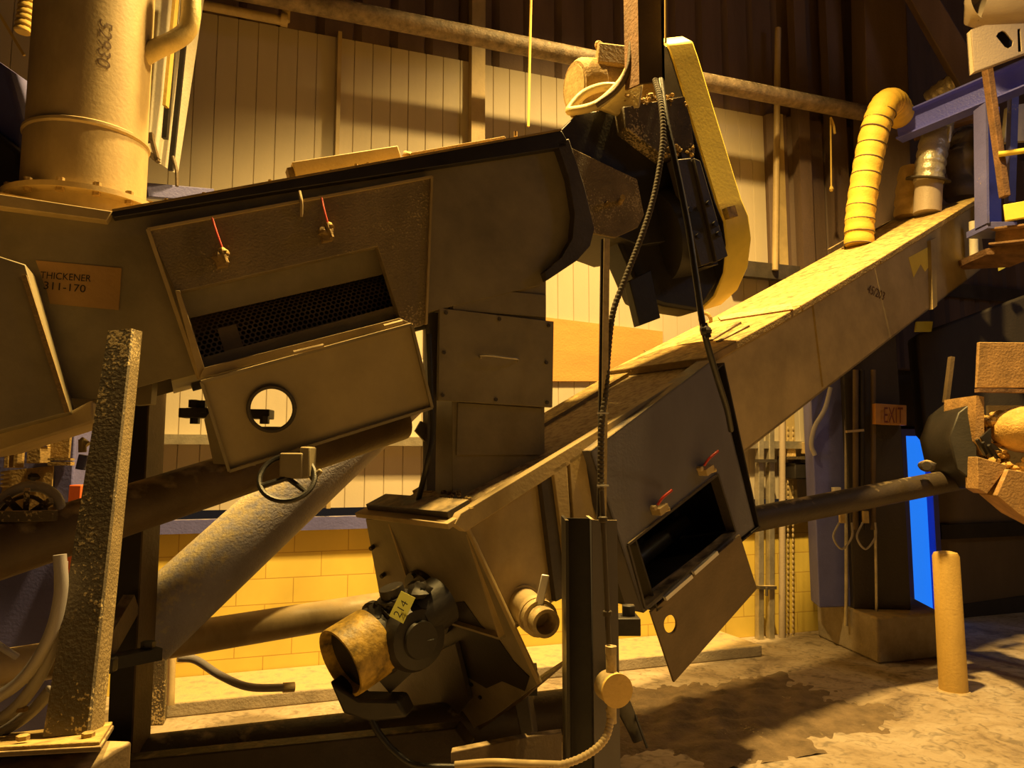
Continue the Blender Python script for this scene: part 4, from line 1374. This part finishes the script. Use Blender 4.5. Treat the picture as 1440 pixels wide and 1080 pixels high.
# far blue bar behind the inlet flange
q = MB().beam(at(205, 268, 4.6), at(300, 276, 4.9), .05, .09)
tag(q.build('blue_bar', 'blue', bevel=.005), 'dark blue bar behind the inlet flange and conveyor rim', 'bar')
# upper left corner machine pieces
q = MB().prism([at(-40, 60, 3.3), at(10, 95, 3.3), at(30, 170, 3.3), at(26, 210, 3.3), at(-40, 160, 3.3)], V((.02, .2, 0)))
tag(q.build('curved_shroud', 'blue', bevel=.02), 'blue grey curved shroud left of the big inlet pipe', 'shroud')
q = MB().prism([at(-40, 160, 3.2), at(26, 212, 3.2), at(34, 268, 3.2), at(-40, 268, 3.2)], V((.02, .3, 0)))
tag(q.build('dark_casing', 'black', bevel=.02), 'dark casing under the curved shroud at the left edge', 'casing')
q = MB().beam(at(-10, 5, 3.25), at(34, 78, 3.3), .012, .012)
tag(q.build('thin_rod', 'rope'), 'thin slanting rod at the top left corner', 'rod')
k = MB().tube([at(31, 46, 3.5), at(36, 20, 3.5), at(40, -20, 3.5)], .036, 12, 6, ripple=(.03, .10))
tag(k.build('ribbed_hose', 'rope'), 'ribbed orange hose beside the big inlet pipe at the top', 'hose')

# ================================================================== LOWER LEFT: blue control cabinet, hoses, reel
cb = thing('control_cabinet', V((at(45, 900, 4.2).x, 4.2, 0)), 'blue control cabinet with dusty tan boxes behind the leaning leg', 'cabinet')
xa, xb = at(-60, 800, 4.25).x, at(101, 700, 4.25).x
MB().prism([V((xa, 4.25, .0)), V((xb, 4.25, .0)), V((xb, 4.25, 1.95)), V((xa, 4.25, 1.95))], V((0, .3, 0))).build('body', 'blue', cb, .01)
MB().prism([at(69, 610, 4.24), at(103, 600, 4.24), at(99, 645, 4.24), at(69, 645, 4.24)], V((0, -.02, 0))).build('plate', 'dust', cb, .004)
MB().prism([at(8, 662, 4.24), at(76, 655, 4.24), at(74, 690, 4.24), at(98, 715, 4.24), at(0, 720, 4.24)], V((0, -.01, 0))).build('dust_patch', 'dust', cb)
k = MB().box(at(55, 640, 4.18), (.038, 0, 0), (0, .05, 0), (0, 0, .045))
b_ = k.build('relay_box', 'dust', cb, .004)
k = MB()
for i in range(5):
    k.box(at(45 + i * 5, 622, 4.16), (.005, 0, 0), (0, .03, 0), (0, 0, .018))
k.build('terminal', 'pipe', b_)
for px in (14, 27):
    MB().box(at(px, 640, 4.18), (.012, 0, 0), (0, .03, 0), (0, 0, .07)).build('upright_bar', 'dust', cb, .003)
k = MB()
for i in range(4):
    k.cyl(at(2 + i * 0, 665 + i * 6, 4.2), at(14, 664 + i * 6, 4.2), .009, 8)
k.build('terminal_stud', 'brass', cb)
k = MB().beam(at(70, 646, 4.18), at(102, 646, 4.18), .04, .012).beam(at(70, 652, 4.18), at(102, 652, 4.18), .04, .02)
k.build('ledge', 'dust', cb)
MB().blob(at(48, 671, 4.23), .03, 8, 6).build('cable_gland', 'black', cb)
k = thing('water_fitting', at(117, 640, 3.6), 'small tan pipe fitting between cabinet and leaning leg', 'fitting')
MB().cyl(at(116, 636, 3.5), at(116, 618, 3.5), .018, 12).cyl(at(114, 618, 3.5), at(124, 625, 3.5), .014, 10).lathe(at(118, 605, 3.5), Z, [(0, .02), (.03, .02)], 8).build('body', 'pipe', k)
MB().cyl(at(113, 660, 3.5), at(118, 640, 3.5), .022, 12).build('hose', 'blue', k)
tag(MB().prism([V((at(96, 694, 4.15).x, 4.1, 0)), V((at(114, 694, 4.15).x, 4.1, 0)), V((at(114, 694, 4.1).x, 4.1, at(104, 682, 4.1).z)), V((at(96, 694, 4.1).x, 4.1, at(104, 682, 4.1).z))], V((0, .1, 0))).build('red_box', 'orange', bevel=.006), 'small orange red box beside the leaning leg', 'box')
rl = thing('hose_reel', at(38, 735, 2.9), 'spoked reel with grey hose at the left edge', 'reel')
rc = at(36, 728, 2.95)
MB().torus(rc, V((0.1, -0.95, 0.3)), .125, .021, 40, 12).build('hose_coil', 'greyhose', rl)
MB().torus(rc + V((0, -.02, 0)), V((0.1, -0.95, 0.3)), .085, .008, 30, 8).build('inner_ring', 'conduit', rl)
for (x, y) in ((38, 688), (72, 704), (8, 700)):
    MB().beam(rc, at(x, y, 2.9), .02, .026).build('spoke', 'grit', rl, .003)
MB().beam(at(-30, 727, 2.85), at(78, 725, 2.88), .04, .04).build('cross_bar', 'grit', rl, .003)
for i, (pp, lb) in enumerate(((((84, 780), (86, 830), (72, 890), (40, 945), (0, 978), (-60, 1000)), 'upper grey hose sweeping down in front of the cabinet'),
                              (((86, 790), (84, 860), (70, 920), (40, 975), (0, 1012), (-60, 1035)), 'middle grey hose curving down beside the leaning leg'),
                              (((72, 970), (50, 995), (20, 1018), (-30, 1045)), 'lowest grey hose near the leg base plate'))):
    tag(MB().tube([at(x, y, 2.42 + .03 * i) for x, y in pp], .0195, 12).build('grey_hose', 'greyhose'), lb, 'hose', 'grey hoses by the leg')
tag(MB().tube([at(-20, 895, 2.7), at(5, 912, 2.72), at(24, 924, 2.75)], .012, 10).build('pale_hose', 'greyhose'), 'short pale hose end at the far left edge', 'hose')
q = MB().cyl(at(-80, 950, 2.75), at(52, 930, 2.95), .062, 24)
tag(q.build('stub_pipe', 'pipe'), 'tan pipe stub behind the grey hoses at the left edge', 'pipe')

# ================================================================== RIGHT: bollard, brace pipe, rusty hopper, blue platform, ducts
bo = zat(1341, 972, 0)
bd = thing('bollard', bo, 'yellow concrete-filled bollard standing on the lit floor', 'bollard')
MB().lathe(bo, Z, [(0, .092), (.93, .087), (.955, .075), (.965, .04)], 30).build('post', 'bollard', bd)
MB().lathe(bo - Z * .01, Z, [(0, .12), (.02, .10)], 24).build('concrete_collar', 'concrete', bd)

q = MB().cyl(at(1020, 738, 4.9), at(1372, 669, 5.9), .083, 30)
tag(q.build('brace_tube', 'deepbrown'), 'brown tube running from the slate hatch to the rusty hopper', 'tube')
k = MB().blob(at(1304, 655, 5.5), .06, 10, 8, .1).cyl(at(1302, 655, 5.4), at(1303, 655, 5.3), .03, 14)
tag(k.build('tube_valve', 'dark'), 'small dark valve on top of the brown tube before the doorway', 'valve')

rh = thing('rusty_hopper', V((at(1420, 900, 5.4).x, 5.4, 0.9)), 'rusty open hopper full of orange sludge at the right edge', 'hopper')
Yh = 5.35
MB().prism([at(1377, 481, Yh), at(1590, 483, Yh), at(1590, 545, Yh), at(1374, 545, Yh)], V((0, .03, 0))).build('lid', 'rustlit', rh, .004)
MB().beam(at(1374, 549, Yh), at(1590, 553, Yh), .06, .025).build('lid_hinge', 'rust', rh)
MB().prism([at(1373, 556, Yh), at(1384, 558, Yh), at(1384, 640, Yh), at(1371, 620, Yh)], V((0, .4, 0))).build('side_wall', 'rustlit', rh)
MB().prism([at(1348, 580, Yh + .1), at(1374, 560, Yh + .1), at(1374, 640, Yh), at(1386, 690, Yh), at(1345, 660, Yh + .1), at(1335, 615, Yh + .1)], V((.05, .5, 0))).build('outer_casing', 'black', rh, .01)
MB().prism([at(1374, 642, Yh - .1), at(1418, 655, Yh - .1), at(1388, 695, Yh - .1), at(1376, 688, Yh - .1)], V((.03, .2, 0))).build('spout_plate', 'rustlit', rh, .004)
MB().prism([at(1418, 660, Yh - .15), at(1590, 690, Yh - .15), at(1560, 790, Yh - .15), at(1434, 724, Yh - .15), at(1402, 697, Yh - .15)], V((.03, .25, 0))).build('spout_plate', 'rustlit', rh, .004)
k = MB()
random.seed(3)
k.blob(at(1446, 604, Yh + .02), .24, 24, 18, .02).blob(at(1510, 615, Yh + .1), .27, 24, 18, .03)
for i in range(34):
    k.blob(at(random.uniform(1382, 1412), random.uniform(582, 655), Yh + random.uniform(.02, .16)), random.uniform(.025, .055), 8, 6, .3)
for i in range(20):
    k.blob(at(random.uniform(1395, 1450), random.uniform(646, 664), Yh + random.uniform(-.04, .05)), random.uniform(.025, .045), 8, 6, .3)
sl = k.build('sludge', 'sludge', rh, kind='stuff')
MB().prism([at(1390, 570, Yh + .35), at(1590, 570, Yh + .35), at(1590, 690, Yh + .35), at(1390, 650, Yh + .35)], V((0, .03, 0))).build('back_wall', 'brown', rh)
k = MB()
for i in range(3):
    k.beam(at(1374 + i * 8, 618 + i * 4, Yh - .08), at(1386 + i * 8, 640 + i * 2, Yh - .05), .02, .02)
k.build('grate_bar', 'black', rh)
MB().prism([at(1380, 615, Yh - .02), at(1394, 602, Yh - .02), at(1394, 622, Yh - .02), at(1410, 634, Yh - .02), at(1390, 632, Yh - .02)], V((0, .02, 0))).build('scraper', 'black', rh)
# hopper legs so it stands
k = MB()
for px in (1462, 1530):
    k = MB().beam(at(px, 680, Yh + .25), V((at(px, 680, Yh + .25).x, Yh + .25, 0)), .07, .07)
    k.build('leg', 'darkwall', rh)
q = MB().beam(at(1338, 502, 6.0), at(1330, 566, 6.0), .05, .03)
tag(q.build('wooden_stick', 'brown'), 'upright brown stick in the dark left of the rusty lid', 'stick')
# dark bulky machine behind the hopper
q = MB().prism([at(1288, 470, 6.6), at(1480, 400, 6.6), at(1480, 700, 6.6), at(1345, 660, 6.6), at(1300, 610, 6.6)], V((.1, .35, 0)))
tag(q.build('dark_tank', 'darkwall', bevel=.03), 'dark bulky tank behind the rusty hopper', 'tank')
# green tinted scraps under the conveyor
for (pts_, lb) in ((((1290, 452), (1312, 452), (1310, 466), (1288, 466)), 'green plate edge under the lower conveyor'), (((1406, 370), (1418, 374), (1407, 380)), 'small green tab under the blue platform')):
    tag(MB().prism([at(x, y, 6.4) for x, y in pts_], V((0, .03, 0))).build('green_bracket', 'tag'), lb, 'bracket')

# blue platform frame
bf = thing('steel_platform', at(1392, 318, 6.0), 'bright blue steel platform frame at the upper right', 'frame')
Yf = 6.0


def ibeam(p, q_, h, wdt, mat, name):
    p, q_ = V(p), V(q_)
    d = (q_ - p).normalized()
    sd = d.cross(Z).normalized()
    up = sd.cross(d).normalized()
    k = MB()
    k.beam(p, q_, .014, h, up)
    k.beam(p + up * h / 2, q_ + up * h / 2, wdt, .016, up)
    k.beam(p - up * h / 2, q_ - up * h / 2, wdt, .016, up)
    return k.build(name, mat, bf, .002)


ibeam(at(1262, 182, 6.6), at(1500, 82, 5.6), .21, .14, 'bluebright', 'beam')
k = MB()
k.beam(at(1391, 150, Yf - .05), at(1394, 318, Yf - .05), .16, .014, V((0, 1, 0)))
k.build('post', 'bluebright', bf)
MB().beam(at(1379, 150, Yf - .12), at(1381, 318, Yf - .12), .02, .16, V((0, 1, 0))).build('post_flange', 'blue', bf)
MB().box(at(1394, 324, Yf - .05), (.12, 0, 0), (0, .14, 0), (0, 0, .028)).build('base_plate', 'blue', bf, .004)
ibeam(at(1400, 335, 5.9), at(1520, 322, 5.4), .12, .2, 'rust', 'floor_beam')
MB().prism([at(1385, 350, 5.95), at(1480, 330, 5.6), at(1480, 352, 5.6), at(1388, 358, 5.95)], V((0, .5, 0))).build('floor_plate', 'rust', bf)
MB().beam(at(1388, 95, 5.75), at(1413, 277, 5.75), .075, .05).build('brown_pole', 'rust', bf, .004)
MB().cyl(at(1404, 217, 5.7), at(1490, 205, 5.5), .022, 12).build('hand_rail', 'yellow', bf)
MB().beam(at(1412, 300, 5.7), at(1500, 285, 5.5), .04, .13).build('toe_board', 'yellow', bf, .004)
MB().beam(at(1425, 130, 6.2), at(1420, 285, 6.2), .06, .06).build('thin_post', 'blue', bf)
MB().prism([at(1417, 150, 6.4), at(1470, 140, 6.4), at(1470, 195, 6.4), at(1412, 200, 6.4)], V((0, .05, 0))).build('pale_sheet', 'white', bf)
tag(MB().cyl(at(1369, 312, 6.3), at(1370, 364, 6.3), .036, 14).build('white_tube', 'white'), 'short white tube hanging under the blue platform', 'tube')
# cream cabinet panel with slots and rounded tank above
cp = thing('slotted_cover', at(1405, 100, 5.4), 'cream panel with two dark slots above the blue beam', 'panel')
Yc = 5.4
outer_p = [(1366, 42), (1385, 36), (1475, 32), (1475, 62), (1370, 101)]
slot1 = [(1401, 51), (1404, 46), (1410, 43), (1414, 45), (1425, 58), (1424, 64), (1418, 68), (1413, 66)]
slot2 = [(1431, 41), (1435, 40), (1437, 72), (1432, 73)]
MB().prism([at(x, y, Yc) for x, y in outer_p], V((0, .012, 0)), [[at(x, y, Yc) for x, y in slot1], [at(x, y, Yc) for x, y in slot2]]).build('front', 'cream', cp, .002)
MB().prism([at(x, y, Yc) + V((0, .05, 0)) for x, y in outer_p], V((0, .012, 0))).build('inside', 'black', cp)
k = MB()
for a_, b_ in zip(outer_p, outer_p[1:] + outer_p[:1]):
    k.prism([at(*a_, Yc), at(*b_, Yc), at(*b_, Yc) + V((0, .06, 0)), at(*a_, Yc) + V((0, .06, 0))], V((0, 0, .004)))
k.build('side', 'cream', cp)
rt = MB().tube([at(1385, 6, 5.6), at(1395, 10, 5.6), at(1560, -12, 5.2)], lambda t: .155 if t > .06 else .09 + t, 28, 8)
tag(rt.build('round_tank', 'cream'), 'rounded cream vessel above the slotted panel', 'tank')
# ducts
Yd = 6.3
yd = MB().tube([at(1208, 345, Yd), at(1210, 300, Yd), at(1219, 240, Yd), at(1230, 185, Yd), at(1243, 150, Yd), at(1256, 145, Yd + .1), at(1268, 165, Yd + .3)], .118, 24, 12, ripple=(0.125, 0.028))
ydo = tag(yd.build('fabric_duct', 'duct'), 'yellow ribbed fabric duct rising from the lower conveyor covers', 'duct')
dpath = [(1208, 345), (1210, 300), (1219, 240), (1230, 185), (1243, 150)]
k = MB()
for i in range(11):
    t_ = i / 10 * 3.75
    j_ = min(int(t_), 3)
    a_, b_ = at(*dpath[j_], Yd), at(*dpath[j_ + 1], Yd)
    k.torus(a_.lerp(b_, t_ - j_), b_ - a_, .119, .006, 30, 6)
k.build('duct_seam', 'brown', ydo)
sd = thing('foil_duct', at(1308, 300, 6.6), 'silver foil duct with a loose collar on the conveyor covers', 'duct')
MB().tube([at(1306, 258, 6.6), at(1308, 235, 6.6), at(1312, 210, 6.6), at(1318, 185, 6.65), at(1320, 170, 6.7)], .125, 22, 8, ripple=(.09, .035)).build('duct', 'foil', sd)
MB().lathe(at(1305, 254, 6.6), V((.15, -.25, 1)), [(0, .13), (0, .185), (.012, .185), (.012, .13)], 26).build('collar', 'dark', sd)
MB().cyl(at(1304, 300, 6.6), at(1306, 256, 6.6), .115, 24).build('spigot', 'cream', sd)
MB().beam(at(1334, 200, 6.5), at(1336, 178, 6.5), .03, .015).build('bright_strip', 'bright', sd)
k = MB().tube([at(1277, 306, 6.8), at(1279, 275, 6.8), at(1284, 238, 6.8)], .12, 20, 8, ripple=(.12, .04))
tag(k.build('fabric_duct', 'dustduct'), 'dusty tan ribbed duct half hidden behind the foil duct', 'duct')
k = MB().tube([at(1308, 142, 6.9), at(1325, 128, 6.8), at(1345, 116, 6.7), at(1362, 112, 6.6)], .095, 20, 8, ripple=(.07, .04))
tag(k.build('foil_hose', 'foil'), 'short foil duct lying on the blue beam', 'duct')
k = MB().tube([at(1352, 280, 6.9), at(1350, 240, 6.9), at(1352, 205, 6.9), at(1340, 190, 6.9)], lambda t: .13 + .03 * math.sin(t * 17), 18, 6)
tag(k.build('wrapped_pipe', 'brown'), 'dusty brown wrapped pipe behind the blue post', 'pipe')
q = MB().beam(at(1285, 190, 6.9), at(1380, 160, 6.7), .12, .09)
tag(q.build('rusty_beam', 'rust', bevel=.01), 'rusty beam just below the bright blue beam', 'beam')
# steel building column and diagonal brace high at right
q = MB().beam(at(1232, -120, 7.2), V((at(1232, 200, 7.2).x, 7.2, 3.0)), .42, .3, V((0, 1, 0)))
tag(q.build('building_column', 'cladding', bevel=.01), 'broad dim building column behind the yellow duct', 'column')
q = MB().beam(at(1262, -60, 6.8), at(1372, 130, 6.5), .30, .2)
tag(q.build('diagonal_brace', 'cladding', bevel=.01), 'dim diagonal brace descending to the blue beam', 'brace')
for i, (px, w_) in enumerate(((1112, .14), (1160, .2))):
    uu = wu(px, 200)
    MB().prism([wp(uu - w_ / 2, 2.6, -0.2), wp(uu + w_ / 2, 2.6, -0.2), wp(uu + w_ / 2, 8, -0.2), wp(uu - w_ / 2, 8, -0.2)], wn * 0.1).build('trim_%d' % (9 + i), 'cladding', kind='structure')

# loose crumbs of dried sludge caught on ledges
random.seed(11)
k = MB()


def crumbs(fn, n, r0, r1):
    for _ in range(n):
        k.blob(fn(), random.uniform(r0, r1), 6, 4, .35)


for fn, n_, r0, r1, lb in (
        (lambda: U(835 + random.uniform(-32, 35), 157 + random.uniform(-4, 5), .06), 40, .008, .02, 'yellow crumbs of dried sludge on top of the black head box'),
        (lambda: U(random.uniform(878, 970), random.uniform(133, 150), random.uniform(-.055, .0)), 60, .006, .018, 'yellow crumbs of dried sludge along the crusted box under the post'),
        (lambda: U(random.uniform(930, 975), random.uniform(205, 220), -.06), 26, .006, .016, 'yellow crumbs of dried sludge above the slide rails'),
        (lambda: LT(random.uniform(620, 668), random.uniform(690, 716), .03), 40, .006, .016, 'yellow crumbs at the foot of the discharge chute'),
        (lambda: LC(random.uniform(905, 950), random.uniform(494, 512), -.03), 30, .008, .02, 'yellow crumbs on the lower conveyor cover below the drive')):
    k = MB()
    crumbs(fn, n_, r0, r1)
    k.build('sludge_crumbs', 'dust', kind='stuff')['label'] = lb

# drift of scraped dirt below the hatch door, also painting in conveyor shade
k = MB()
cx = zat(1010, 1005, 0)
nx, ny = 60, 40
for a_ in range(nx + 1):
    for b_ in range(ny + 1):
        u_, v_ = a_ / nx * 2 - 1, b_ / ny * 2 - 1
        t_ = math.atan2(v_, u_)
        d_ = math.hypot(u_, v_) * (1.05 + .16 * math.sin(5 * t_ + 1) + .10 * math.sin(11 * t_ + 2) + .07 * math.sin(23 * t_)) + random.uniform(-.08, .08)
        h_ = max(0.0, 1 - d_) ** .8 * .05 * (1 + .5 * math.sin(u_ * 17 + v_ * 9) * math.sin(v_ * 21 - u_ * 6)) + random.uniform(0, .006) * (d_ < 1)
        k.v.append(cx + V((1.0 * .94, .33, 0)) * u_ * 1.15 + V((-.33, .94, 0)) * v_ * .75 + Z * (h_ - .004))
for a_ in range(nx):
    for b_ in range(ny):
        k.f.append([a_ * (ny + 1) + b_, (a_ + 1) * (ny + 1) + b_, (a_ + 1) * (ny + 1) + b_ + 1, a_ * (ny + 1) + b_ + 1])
k.build('floor_dirt_shade', 'dirt', kind='stuff')['label'] = 'drift of dark scraped dirt and painted shade on the floor below the open hatch door'
